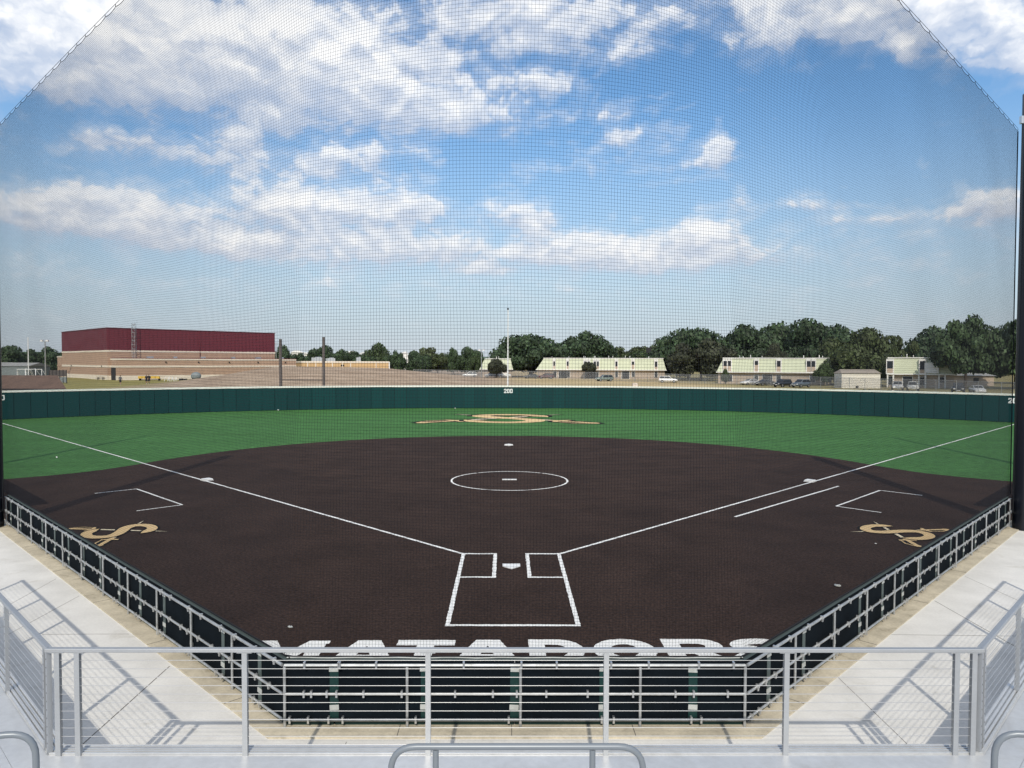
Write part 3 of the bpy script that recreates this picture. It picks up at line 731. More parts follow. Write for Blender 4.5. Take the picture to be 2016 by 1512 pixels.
guard('front', (-4.76, GY), 0, 9.48, [W(px, 1385, GY).x+4.76 for px in (115, 154, 483, 843, 1193, 1547, 1881, 1915)], 'front aluminium cable railing along the grandstand deck', ext=(-.02, .02))
sp_ = [.03, .15, 1.97, 3.80, 5.60, 7.36, 9.1]; SL = 9.15
guard('right', (4.72, GY+.02), rad(45), SL, sp_, 'slanted aluminium cable railing at the right corner of the deck', ext=(0, 0), holes=True)
guard('left', (-4.76-SL*.7071, GY+.02+SL*.7071), rad(-45), SL, [SL-x for x in sp_][::-1], 'slanted aluminium cable railing at the left corner of the deck', ext=(0, 0), holes=True)

def bend(pts, r=.12, n=7):
    pts = [Vector(p) for p in pts]; out = [pts[0]]
    for a, b, c in zip(pts, pts[1:], pts[2:]):
        p0 = b+(a-b).normalized()*r; p1 = b+(c-b).normalized()*r
        for i in range(n+1):
            t = i/n; out.append(p0*(1-t)**2+b*2*t*(1-t)+p1*t*t)
    return out+[pts[-1]]
def handrail(label, main, legs, r=.0235):
    base_ = Vector((main[0][0], main[0][1], DZ)); o = thing('hand_rail', label, 'handrail', base_, 0, 'bent grey pipe hand rails on the deck')
    MB().tube([q-base_ for q in bend(main, .19)], r, 16).build('bent_rail', 'powder', o)
    for a, b in legs: MB().tube([Vector(a)-base_, Vector(b)-base_], r*.95, 16).build('leg', 'powder', o)
HZ = 2.155
handrail('bent grey pipe hand rail in the middle of the deck', [(-.975, -12, DZ), (-.975, -12, HZ), (.885, -12, HZ), (.885, -12, DZ)], [((-.645, -12, HZ-.02), (-.645, -12, DZ)), ((.51, -12, HZ-.02), (.51, -12, DZ))])
handrail('bent grey pipe hand rail at the left corner of the deck', [(-3.575, -12, DZ), (-3.575, -12, 2.27), (-5.2, -12.42, 2.27), (-5.2, -12.42, DZ)], [((-4.4, -12.213, 2.25), (-4.4, -12.213, DZ))])
handrail('bent grey pipe hand rail at the right corner of the deck', [(3.49, -12, DZ), (3.49, -12, 2.27), (5.1, -12.42, 2.27), (5.1, -12.42, DZ)], [((4.3, -12.21, 2.25), (4.3, -12.21, DZ))])

# ------------------------------------------------------------------ outfield wall
ow = thing('outfield_wall', 'long curved green padded outfield wall with a cream top rail', 'wall', (0, 0, 0))
RW = 61.05; PWD = 1.22; da = PWD/RW; H1 = 2.27
pm = None
for i in range(-46, 46):
    a = (i+.5)*da+.0008
    if pm is None:
        b = bmesh.new(); bmesh.ops.create_cube(b, size=1)
        for v in b.verts: v.co = (v.co.x*(PWD-.022), v.co.y*.07, (v.co.z+.5)*H1+.02)
        bmesh.ops.bevel(b, geom=list(b.edges), offset=.018, segments=2, affect='EDGES')
        pm = bpy.data.meshes.new('pad'); b.to_mesh(pm); b.free(); pm.materials.append(M['pad'])
    link('pad', pm, ow, (RW*math.sin(a), RW*math.cos(a), 0), -a)
def ringband(mb, r0, r1, z0, z1, a0, a1, n=110):
    vs = []; fs = []
    for i in range(n+1):
        a = a0+(a1-a0)*i/n
        for r, z in ((r0, z0), (r0, z1), (r1, z1), (r1, z0)): vs.append((r*math.sin(a), r*math.cos(a), z))
    for i in range(n):
        for j in range(4): fs.append((i*4+j, i*4+(j+1) % 4, (i+1)*4+(j+1) % 4, (i+1)*4+j))
    return mb.add(vs, fs, 0, False)
AE = 46*da
ringband(MB(), RW-.07, RW+.14, H1+.02, H1+.18, -AE, AE).build('top_rail', 'cap', ow)
ringband(MB(), RW+.05, RW+.12, 0, H1+.015, -AE, AE).build('backing', 'seam', ow)
DIG = {'2': [[(0, 0), (1, 0), (1, .2), (.45, .2), (1, .58), (1, .86), (.84, 1), (.16, 1), (0, .86), (0, .66), (.3, .66), (.3, .8), (.7, .8), (.7, .64), (0, .2)]],
       '0': [[(.16, 0), (.84, 0), (1, .14), (1, .86), (.84, 1), (.16, 1), (0, .86), (0, .14)], [(.32, .2), (.32, .8), (.68, .8), (.68, .2)]]}
def number(a):
    n_ = link('distance_number', None, ow, ((RW-.045)*math.sin(a), (RW-.045)*math.cos(a), 1.64), -a); n_.empty_display_size = .2
    n_['label'] = 'white number 200 on the green wall'
    for ch, x0 in (('2', -.47), ('0', -.14), ('0', .19)):
        o = curve_shape('digit', [[(x0+x*.28, y*.45) for x, y in lp] for lp in DIG[ch]], 0, 'whitepaint', n_, lambda x, y: (x, y))
        o.rotation_euler = (math.pi/2, 0, 0)
number(.0008); number(rad(-44.5)); number(rad(44.62))
# dugouts and floodlight poles standing just outside the frame (their shadows fall on the turf)
def dugout(sg, label):
    o = thing('dugout', label, 'dugout', (sg*16.1, 4.95, 0), rad(45) if sg > 0 else rad(135), 'dugouts beyond the net poles')
    s = -sg
    MB().box((6.6, s*1.5, 2.15), (12.6, 3.2, .16)).build('roof', 'darkmat', o)
    MB().box((6.6, s*2.9, 1.03), (12.4, .15, 2.06)).build('back_wall', 'darkmat', o)
    for x in (.6, 6.6, 12.6): MB().tube([(x, s*.1, 0), (x, s*.1, 2.07)], .05, 8).build('post', 'galv', o)
    MB().box((6.6, s*.12, .5), (12, .06, .95)).build('front_screen', 'darkmat', o)
    MB().box((6.6, s*2.4, .45), (11, .4, .05)).box((2, s*2.4, .21), (.08, .35, .42)).box((11, s*2.4, .21), (.08, .35, .42)).build('bench', 'alu', o)
dugout(1, 'low dark dugout beyond the right net pole'); dugout(-1, 'low dark dugout beyond the left net pole')
def flood(x, y, label):
    o = thing('steel_pole', label, 'pole', (x, y, 0), 0, 'tall steel poles beside the field')
    MB().tube([(0, 0, 0), (0, 0, 22)], .24, 16, r2=.12).build('shaft', 'galv', o)
    MB().tube([(0, 0, 22), (0, 0, 22.15)], .16, 12).build('cap', 'galv', o)
    MB().box((0, 0, .02), (.7, .7, .04)).build('base_plate', 'galv', o)
flood(24.6, 3, 'tall steel pole standing right of the field'); flood(-25.3, 3, 'tall steel pole standing left of the field')

# ------------------------------------------------------------------ steel posts, flag pole, fence
def gz(x, y): return tz(x, y)
def far(px, py, Y): q = W(px, py, Y); return q.x, Y
a, b = W(552, 668, 67.8), W(637, 664, 67.8)
o = thing('scoreboard_support', 'two brown square steel posts joined by a low bar behind the wall', 'post pair', (a.x, 67.8, 0))
for q in (a, b): MB().box((q.x-a.x, 0, q.z/2), (.27, .27, q.z)).box((q.x-a.x, 0, q.z+.01), (.3, .3, .02)).build('post', 'brownsteel', o)
MB().box(((b.x-a.x)/2, 0, W(590, 748, 67.8).z), (b.x-a.x-.27, .1, .12)).build('crossbar', 'brownsteel', o)
q = W(1000, 610, 64.8)
o = thing('flag_pole', 'slender white flag pole with dark finial behind the wall', 'flag pole', (q.x, 64.8, 0))
MB().tube([(0, 0, 0), (0, 0, q.z)], .085, 12, r2=.05).build('shaft', 'whitepaint', o)
MB().ball((0, 0, q.z+.1), .12, 0, 2).build('finial', 'darkmat', o)
MB().tube([(.1, 0, .8), (.07, 0, q.z-.1)], .012, 5).build('halyard', 'whitepaint', o)

FP = [(-30, 214), (0, 206), (34, 175), (66, 141), (80, 99), (90, 70)]
fl = thing('chain_link_fence', 'long grey chain link fence in front of the parked cars', 'fence', (0, 0, 0))
fpm = MB().tube([(0, 0, -.2), (0, 0, 2.3)], .045, 6).mesh('fence_post', 'chainpost')
pp = []
for (x0, y0), (x1, y1) in zip(FP, FP[1:]):
    L = math.hypot(x1-x0, y1-y0); k = int(L/4.0)
    for i in range(k): pp.append((x0+(x1-x0)*i/k, y0+(y1-y0)*i/k))
pp.append(FP[-1])
vs = []; uv = []; fs = []; acc_l = 0
for i, (x, y) in enumerate(pp):
    z = gz(x, y); link('fence_post', fpm, fl, (x, y, z))
    if i: acc_l += math.hypot(x-pp[i-1][0], y-pp[i-1][1])
    vs += [(x, y-.06, z+.03), (x, y-.06, z+2.22)]; uv += [(acc_l, 0), (acc_l, 2.2)]
for i in range(len(pp)-1): fs.append((2*i, 2*i+2, 2*i+3, 2*i+1))
me = bpy.data.meshes.new('chain_mesh'); me.from_pydata(vs, [], fs); me.materials.append(M['chain'])
ul = me.uv_layers.new(name='UVMap')
for lp in me.loops: ul.data[lp.index].uv = uv[lp.vertex_index]
me.update(); link('chain_mesh', me, fl)
MB().tube([(x, y, gz(x, y)+2.25) for x, y in pp], .035, 6).build('top_rail', 'chainpost', fl)

# ------------------------------------------------------------------ gym
c0 = W(211, 688, 156.77)
gym = thing('gym_building', 'large tan brick gym with maroon metal upper walls', 'building', (c0.x, c0.y, 0), rad(45))
GX, GYL, GH = 43.0, 39.6, 12.95
mb = MB().box((GX/2, GYL/2, 10.2), (GX, GYL, 5.4))
for i in range(43): mb.box((.5+i, -.03, 10.2), (.10, .06, 5.38))
for i in range(39): mb.box((-.03, .5+i, 10.2), (.06, .10, 5.38))
mb.build('upper_cladding', 'maroon', gym)
MB().box((GX/2, GYL/2, 12.95), (GX+.3, GYL+.3, .12)).build('roof_edge', 'maroon', gym)
MB().box((GX/2, GYL/2, 3.75), (GX-.06, GYL-.06, 7.1)).build('brick_wall', 'brick', gym)
for z, hh in ((7.38, .42), (3.65, .5)): MB().box((GX/2, GYL/2, z), (GX+.10, GYL+.10, hh)).build('stone_band', 'cream', gym)
MB().box((GX/2, GYL/2, .75), (GX+.05, GYL+.05, 1.5)).build('stone_base', 'cream', gym)
MB().box((10, 42.0, 3.0), (20, 4.6, 5.9)).box((10, 42.0, 3.65), (20.12, 4.72, .45)).build('side_wing', 'brick', gym)
MB().box((10, 42.0, 6.1), (20.2, 4.8, .3)).build('side_wing_coping', 'cream', gym)
AX0, AX1 = .7, 47.3
MB().box(((AX0+AX1)/2, -2.0, 2.7), (AX1-AX0, 3.9, 5.0)).build('front_annex', 'brick', gym)
for z, hh in ((5.38, .38), (3.65, .45)): MB().box(((AX0+AX1)/2, -2.0, z), (AX1-AX0+.14, 4.1, hh)).build('stone_band', 'cream', gym)
MB().box(((AX0+AX1)/2, -2.0, 5.66), (AX1-AX0+.1, 4.06, .16)).build('coping', 'maroon', gym)
MB().box(((AX0+AX1)/2, -2.0, .75), (AX1-AX0+.06, 3.98, 1.5)).build('stone_base', 'cream', gym)
MB().box((AX0-.04, -2.2, 1.75), (.08, 3.2, 3.3)).build('door', 'darkmat', gym)
lm = MB().box((0, 0, 0), (.3, .25, .25)).mesh('wall_lamp', 'darkmat')
for x in (12, 20, 28, 36, 44): link('wall_lamp', lm, gym, (x, -4.1, 4.75))
for y in (4, 30): link('wall_lamp', lm, gym, (-.1, y, 3.7))
MB().tube([(22, -.08, 12.9), (22, -.08, 5.7)], .08, 6).build('downpipe', 'maroon', gym)
for x, w_ in ((9, 1.6), (15, .9), (22, 1.2), (30, 1.0), (37, 1.6), (44, 1.1)): MB().box((x, -1.8, 5.74+.2), (w_, .8, .4)).build('rooftop_unit', 'zinc', gym)
la = thing('lattice_mast', 'narrow steel lattice mast rising from the gym annex roof', 'mast', (0, 0, 0)); q = W(264, 704, 159.8)
la.location = (q.x, q.y, 5.74)
for dx, dy in ((-.35, -.3), (.35, -.3), (-.35, .3), (.35, .3)): MB().tube([(dx, dy, 0), (dx, dy, 8.4)], .05, 5).build('upright', 'galv', la)
mb = MB()
for i in range(9):
    z = .2+i*1.0; mb.box((0, -.3, z), (.7, .07, .07)).box((0, .3, z), (.7, .07, .07)).box((-.35, 0, z), (.07, .6, .07)).box((.35, 0, z), (.07, .6, .07))
    if i < 8: mb.tube([(-.35, -.3, z), (.35, -.3, z+1)], .03, 4)
mb.build('bracing', 'galv', la)
t0, t1 = W(594, 711, 197.8), W(766, 711, 208.8); ang = math.atan2(t1.y-t0.y, t1.x-t0.x); TL = (t1-t0).length
tan_b = thing('tan_building', 'low gold brick building behind the bare dirt mound', 'building', (t0.x, t0.y, 0), ang)
MB().box((TL/2, 7, 2.3), (TL, 14, 4.6)).build('brick_wall', 'gold_brick', tan_b)
MB().box((TL/2, 7, 4.86), (TL+.16, 14.16, .5)).build('coping', 'cream', tan_b)
for x in (1.7, 4.1, 9.0, 12.0, 14.5, 22.4): MB().box((x, -.04, 2.3), (.28, .08, 4.6)).build('pilaster', 'cream', tan_b)
MB().box((TL+.03, -.0, 2.4), (.3, .3, 5.0)).build('downpipe', 'whitepaint', tan_b)
MB().box((11.7, -.15, 3.9), (.35, .25, .35)).box((12.3, -.15, 3.9), (.35, .25, .35)).build('wall_lamp', 'darkmat', tan_b)
for x, y, w_, hh in ((5.0, 3, 3.2, 1.1), (9.2, 4, 2.6, .9), (18.0, 5, 1.2, 1.2)): MB().box((x, y, 5.1+hh/2), (w_, 1.5, hh)).box((x+.3, y, 5.1+hh+.1), (w_*.5, 1, .2)).build('rooftop_unit', 'zinc', tan_b)

# ------------------------------------------------------------------ apartments
def apartment(label, pxl, pxr, Y, ht, insl, insr, wins, low, extra=None, depth=11, group='pale green apartment blocks'):
    L0 = W(pxl, 733, Y).x; pc = W((pxl+pxr)/2, 733, Y); g0 = gz(pc.x, Y); an = -math.atan2(pc.x-CAM.x, Y-CAM.y)
    def lx(px, py=733):
        d = ray(px, py); e = (math.cos(an), math.sin(an)); ox, oy = L0-CAM.x, Y-CAM.y
        return (ox*d.y-oy*d.x)/(e[1]*d.x-e[0]*d.y)
    o = thing('apartment_block', label, 'apartment block', (L0, Y, g0), an, group); w_ = lx(pxr); H0, H1_ = 2.62-g0, ht-g0
    vs = [(0, 0, H0), (w_, 0, H0), (w_, depth, H0), (0, depth, H0), (insl, 1.1, H1_), (w_-insr, 1.1, H1_), (w_-insr, depth-1, H1_), (insl, depth-1, H1_)]
    MB().add(vs, [(3, 2, 1, 0), (0, 1, 5, 4), (1, 2, 6, 5), (2, 3, 7, 6), (3, 0, 4, 7), (4, 5, 6, 7)]).build('mansard_wall', 'mint', o)
    MB().box(((w_+insl-insr)/2, depth/2, H1_+.08), (w_-insl-insr+.3, depth-1.8, .2)).build('roof', 'trim', o)
    MB().box((w_/2, depth/2+.3, H0/2), (w_-.8, depth-1.2, H0-.01)).build('ground_wall', 'beige', o)
    MB().box((w_/2, -.02, H0+.06), (w_+.05, .08, .22)).build('fascia', 'trim', o)
    for px, wd_, za, zb in wins:
        x = lx(px); za -= g0; zb -= g0
        f = MB().box((x, .62, (H0+H1_)/2-.05), (wd_+.42, 1.3, H1_-H0-.25)).build('window', 'trim', o)
        MB().box((x, -.05, (za+zb)/2), (wd_, .06, zb-za)).build('pane', 'dark', f)
        MB().box((x, -.04, (H0+.3+za)/2), (wd_, .04, max(.1, za-H0-.35))).build('spandrel', 'beige', f)
    for px, wd_, z0, z1, nm in low:
        x = lx(px); f = MB().box((x, .85, (z0+z1)/2), (wd_+.3, .12, z1-z0+.2)).build(nm, 'trim', o)
        MB().box((x, .775, (z0+z1)/2), (wd_, .05, z1-z0)).build('pane', 'dark', f)
    rn_ = random.Random(len(label))
    for i in range(int(w_/3.4)):
        x = insl+1+rn_.random()*(w_-insl-insr-2); MB().tube([(x, 2+rn_.random()*3, H1_), (x, 2.5, H1_+.5+rn_.random()*.35)], .09, 6).build('roof_vent', 'trim', o)
    rk = rn_.random
    return o, lx, g0, H0, H1_
apartment('long pale green mansard apartment block at the middle of the picture', 1055, 1312, 208.8, 6.2, 2.4, 1.0,
    [(1091, .55, 3.9, 5.3), (1117.5, .55, 3.9, 5.3), (1152, .7, 3.8, 5.3), (1159, .6, 3.8, 5.3), (1171, .7, 3.8, 5.3), (1177, .6, 3.8, 5.3), (1213.5, .65, 3.8, 5.3), (1246, .75, 4.3, 5.3), (1291.5, .75, 3.7, 5.3)],
    [(1092, 1.0, .3, 2.2, 'ground_window'), (1108, 2.6, .1, 2.3, 'garage_door'), (1119, .8, .3, 2.2, 'ground_window'), (1163, 3.4, .1, 2.2, 'garage_door'), (1176, .8, .3, 2.2, 'ground_window'), (1214, .8, .5, 2.2, 'ground_window'), (1232, 2.2, .0, 2.3, 'garage_door'), (1247, .8, .6, 2.2, 'ground_window'), (1292, .9, .5, 2.2, 'ground_window')])
apartment('pale green mansard apartment block behind the dark parked cars', 1410, 1642, 162.8, 6.1, 1.6, .5,
    [(1427.5, .8, 4.2, 5.5), (1436, .7, 4.2, 5.5), (1489, .8, 4.5, 5.5), (1533, .85, 4.1, 5.5), (1592, .8, 4.1, 5.5), (1601, .8, 4.1, 5.5)],
    [(1437, 1.0, .6, 2.1, 'ground_window'), (1489, .9, .6, 2.2, 'ground_window'), (1511, 2.2, .0, 2.3, 'garage_door'), (1533, 1.0, .6, 2.2, 'ground_window'), (1600, 1.1, .6, 2.2, 'ground_window')])
o, lx3, g0, H0, H1_ = apartment('pale green mansard apartment block behind the two white trucks', 1746, 1884, 137.8, 6.13, .2, .2,
    [(1752, 1.1, 3.9, 5.5), (1816, .95, 3.7, 5.5)],
    [(1753, 1.1, .6, 2.3, 'ground_window'), (1787, 1.7, .0, 2.4, 'garage_door'), (1817, 1.0, .6, 2.3, 'ground_window'), (1856, 1.0, 1.2, 2.3, 'ground_window')])
x = lx3(1834); MB().box((x, .5, (2.9+5.2)/2-g0), (2.6, 1.2, 2.2)).box((x, -.11, 3.45-g0), (2.6, .04, .1)).build('white_panel', 'whitepaint', o)
for px in (1747.5, 1759, 1809, 1822, 1849, 1861): x = lx3(px); MB().box((x, .2, H0/2), (.28, .28, H0)).build('porch_post', 'trim', o)
apartment('pale green apartment block end half hidden by the large round tree', 944, 1010, 214, 6.0, 1.6, .8, [(975, .7, 3.9, 5.2)], [(985, 1.0, .4, 2.1, 'ground_window')])
# shed
a, b = W(1657, 757, 132.8).x, W(1733, 757, 132.8).x; w_ = b-a; g0 = gz(a, 132.8)
o = thing('storage_shed', 'cream wooden storage shed with a brown gable roof', 'shed', (a, 132.8, g0))
mb = MB().extr([(0, 0), (w_, 0), (w_, 2.95-g0), (0, 2.95-g0)], 0, 3.4).build('wall', 'shedwall', o)
H_ = 2.95-g0
MB().add([(-.15, -.25, H_-.06), (w_+.15, -.25, H_-.06), (w_+.15, 3.65, H_-.06), (-.15, 3.65, H_-.06), (.35, 1.7, H_+.75), (w_-.35, 1.7, H_+.75)], [(0, 1, 5, 4), (1, 2, 5), (2, 3, 4, 5), (3, 0, 4), (3, 2, 1, 0)]).build('roof', 'shedroof', o)
MB().box((w_*.4, -.03, .3), (.6, .06, .4)).build('vent', 'darkmat', o)
MB().add([(w_-.38, -.02, H_+.0), (w_+.02, -.02, H_-.02), (w_-.05, 1.7, H_+.62)], [(0, 1, 2)]).build('gable_trim', 'trim', o)
# brown hut at left
o = thing('brown_roof_hut', 'low hut with a brown shingle hip roof behind the left wall', 'hut', (-62, 71, 0))
e0 = W(131, 765, 67.8).x+62; r1 = W(113, 739, 71.8); zr = r1.z; rx = r1.x+62
MB().add([(-12, -3.2, 1.66), (e0, -3.2, 1.66), (4.4, 5.2, 1.66), (-12, 5.2, 1.66), (-12, .8, zr), (rx, .8, zr)], [(0, 1, 5, 4), (1, 2, 5), (2, 3, 4, 5), (0, 4, 3), (3, 2, 1, 0)]).build('roof', 'shingle', o)
MB().box(((e0-12)/2, -3.22, 1.60), (e0+12, .06, .2)).build('fascia', 'darkmat', o)
MB().prism([(-11.5, -2.6), (e0-.9, -2.6), (4.0, 4.7), (-11.5, 4.7)], 0, 1.64).build('wall', 'beige', o)

# left background bits
a = W(0, 722, 185); b = W(54, 722, 185)
o = thing('grey_metal_building', 'low grey metal building at the left edge', 'building', (b.x, 185, .3))
MB().box((-17, 5, 1.6), (34, 10, 3.2)).build('wall', 'greytarp', o); MB().add([(-34.3, -.3, 3.1), (.3, -.3, 3.1), (.3, 10.3, 3.1), (-34.3, 10.3, 3.1), (-34.3, 5, 4.3), (.3, 5, 4.1)], [(0, 1, 5, 4), (2, 3, 4, 5), (1, 2, 5), (3, 0, 4), (3, 2, 1, 0)]).build('roof', 'roofgrey', o)
a, b = W(97, 728, 128), W(131, 728, 128); g0 = gz(a.x, 128)
o = thing('screen_panel_fence', 'dark framed screen fence left of the gym', 'fence', (a.x, 128, g0)); ww = b.x-a.x; hh = a.z-g0
for i in range(6): MB().box((ww*i/5, 0, hh/2), (.1, .1, hh)).build('post', 'darkmat', o)
MB().box((ww/2, .02, hh*.75), (ww, .03, hh*.45)).build('upper_screen', 'brownsteel', o); MB().box((ww/2, .02, hh*.28), (ww, .03, hh*.4)).build('lower_screen', 'greytarp', o)
def goal(pxa, pxb, pyt, pyb, Y, label):
    a, b, zt, zb = W(pxa, pyt, Y).x, W(pxb, pyt, Y).x, W(pxa, pyt, Y).z, W(pxa, pyb, Y).z
    o = thing('field_goal_frame', label, 'goal frame', (a, Y, gz(a, Y)), 0, 'white tube frames by the hut'); g_ = gz(a, Y); ww = b-a
    MB().tube([(0, 0, 0), (0, 0, zt-g_), (ww, 0, zt-g_), (ww, 0, 0)], .06, 6).build('front_frame', 'whitepaint', o)
    MB().tube([(0, 0, zt-g_), (-.8, 2.0, .1), (ww+.8, 2.0, .1), (ww, 0, zt-g_)], .05, 6).build('back_frame', 'whitepaint', o)
    MB().tube([(0, 0, zt-g_), (0, 2.0, .1)], .04, 5).tube([(ww/2, 0, zt-g_), (ww/2, 2.0, .1)], .04, 5).build('brace', 'whitepaint', o)
goal(34, 82, 727, 740, 104, 'wide white tube frame standing behind the brown hut'); goal(50, 70, 726, 740, 112, 'narrow white tube frame behind the brown hut')
def pole(name, px, top, Y, label, cat, m='galv', r=.12, lamps=0, arm=0):
    q = W(px, top, Y); g_ = gz(q.x, Y); o = thing(name, label, cat, (q.x, Y, g_)); H_ = q.z-g_
    MB().tube([(0, 0, -.1), (0, 0, H_)], r, 8, r2=r*.7).build('shaft', m, o)
    if lamps:
        MB().box((0, 0, H_), (1.6, .12, .12)).build('crossarm', m, o)
        for k in (-.7, .7): MB().box((k, -.2, H_+.15), (.6, .4, .4)).build('lamp', 'whitepaint', o)
    if arm: MB().box((0, 0, H_-.5), (arm, .1, .12)).build('crossarm', m, o)
pole('white_pole', 55, 664, 150, 'thin pale pole in front of the far left trees', 'pole', 'whitepaint', .12)
pole('floodlight', 88.5, 672, 170, 'floodlight pole with two lamps left of the gym', 'floodlight', 'galv', .16, lamps=1)
pole('utility_pole', 800.5, 690, 240, 'pale utility pole among the far trees', 'utility pole', 'tape', .14)
pole('street_lamp', 948, 690, 212, 'small lamp post beside the half hidden green block', 'lamp post', 'galv', .12, lamps=1)
pole('service_pole', 543.5, 673, 205, 'slim pole beside the gym right corner', 'pole', 'galv', .1, arm=1.6)
q = W(1277, 690, 250); o = thing('billboard', 'dark square sign on a pole above the middle apartment block', 'sign', (q.x, 250, gz(q.x, 250)))
MB().tube([(0, 0, 0), (0, 0, q.z)], .25, 8).build('post', 'darkmat', o); MB().box((0, -.3, q.z+.2), (1.9, .4, 2.0)).build('panel', 'darkmat', o)
# gear beside the gym
q = W(272, 744, 150); g_ = gz(q.x, 150)
o = thing('training_sled', 'long yellow padded training sled in front of the gym', 'training sled', (q.x, 150, g_)); ww = W(315, 744, 150).x-q.x
for i in range(5): MB().box((ww*(i+.5)/5, 0, .78), (ww/5-.08, .4, .55)).build('pad', 'woodyellow', o)
MB().box((ww/2, .4, .25), (ww, .12, .12)).box((.3, .3, .3), (.1, .9, .5)).box((ww-.3, .3, .3), (.1, .9, .5)).build('frame', 'darkmat', o)
q = W(337, 745, 148); o = thing('hurdle_stack', 'jumble of pale metal frames right of the yellow sled', 'metal frames', (q.x, 148, gz(q.x, 148)))
for k in range(4): MB().tube([(-1.6+k*.8, 0, 0), (-1.4+k*.8, .2, 1.0), (-.5+k*.8, .2, .9), (-.3+k*.8, 0, 0)], .05, 5).tube([(-1.5+k*.8, .1, .5), (-.4+k*.8, .1, .4)], .04, 5).build('frame', 'whitepaint', o)
q = W(386, 744, 146); o = thing('covered_trailer', 'grey tarpaulin covered trailer against the gym', 'trailer', (q.x, 146, gz(q.x, 146)))
mb = MB().ball((0, 0, 1.15), 1.12, 0, 3, (1, .8, .82)); mb.build('tarpaulin', 'greytarp', o)
MB().box((.1, 0, .42), (2.6, 1.4, .15)).box((1.7, 0, .4), (1.0, .12, .1)).build('bed', 'darkmat', o)
for k in (-.7, .7): MB().tube([(.1, k-.08, .3), (.1, k+.08, .3)], .3, 12).build('wheel', 'tyre', o)
q = W(360, 745, 147); o = thing('dark_crate', 'two dark low boxes left of the grey covered trailer', 'boxes', (q.x, 147, gz(q.x, 147)))
MB().box((-.4, 0, .3), (.7, .6, .6)).box((-.4, 0, .63), (.76, .66, .06)).build('box', 'darkmat', o); MB().box((.5, .1, .28), (.7, .6, .55)).box((.5, .1, .58), (.76, .66, .06)).build('box', 'darkmat', o)
q = W(198.5, 746, 154); o = thing('picnic_table', 'small brown picnic table in front of the gym left face', 'picnic table', (q.x, 154, gz(q.x, 154)))
MB().box((0, 0, .74), (1.7, .75, .06)).build('table_top', 'bark', o)
for k in (-.65, .65): MB().box((0, k, .44), (1.7, .28, .05)).build('seat', 'bark', o); 
for k in (-.6, .6): MB().box((k, 0, .36), (.08, 1.3, .07)).box((k, .22, .36), (.08, .08, .72)).box((k, -.22, .36), (.08, .08, .72)).build('leg_frame', 'bark', o)
# rubble
def chunk(px, py, Y, sx, sz, label, m='rubble', grp='concrete rubble on the dry grass'):
    q = W(px, py, Y); rn_ = random.Random(int(px)); mb = MB().ball((0, 0, 0), 1, 0, 2)
    mb.v = [(v[0]*sx*(1+.25*rn_.uniform(-1, 1)), v[1]*sx*.8*(1+.2*rn_.uniform(-1, 1)), max(-.1, (v[2]*.5+.5)*sz*(1+.2*rn_.uniform(-1, 1)))) for v in mb.v]
    mb.sm = [False]*len(mb.sm); o = mb.build('rubble_chunk', m, None, (q.x, Y, gz(q.x, Y))); tag(o, label, 'rubble', grp)
chunk(1749, 764, 105, .62, .5, 'pale concrete chunk with a flat top before the white truck'); chunk(1720, 763.5, 105, .5, .4, 'small pale concrete chunk in front of the shed right end')
chunk(1735, 764, 106, .9, .22, 'low flat slab of rubble between two concrete chunks'); chunk(1757, 762, 108, .5, .55, 'rounded pale chunk beside the white truck bumper')
q = W(1250, 757, 120); g_ = gz(q.x, 120); o = thing('concrete_stub', 'pinkish concrete stub standing in the dry grass', 'concrete block', (q.x, 120, g_))
MB().prism([(-.5, -.4), (.5, -.4), (.46, .4), (-.46, .4)], 0, 1.05).prism([(-.35, -.3), (.35, -.3), (.3, .3), (-.3, .3)], 1.05, 1.15).build('block', 'rubble', o)
chunk(1236, 758.5, 119, .7, .35, 'dark heap of soil left of the pinkish concrete stub', 'bark', None)
q = W(1707, 760, 108); o = thing('kayak', 'dark small boat hull lying on the grass by the shed', 'boat', (q.x, 108, gz(q.x, 108)), rad(20))
vs = []; n = 9
for i in range(n):
    t = i/(n-1)*2-1; wv_ = .33*(1-t*t)**.6+.01; zz = .08+.34*t*t
    vs += [(t*.75, -wv_, zz+.3), (t*.75, 0, zz), (t*.75, wv_, zz+.3), (t*.75, 0, zz+.2)]
fs = []
for i in range(n-1):
    for j in range(4): fs.append((i*4+j, (i+1)*4+j, (i+1)*4+(j+1) % 4, i*4+(j+1) % 4))
MB().add(vs, fs, 0, True).build('hull', 'darkmat', o); MB().box((0, 0, .46), (.12, .6, .03)).build('seat', 'bark', o)

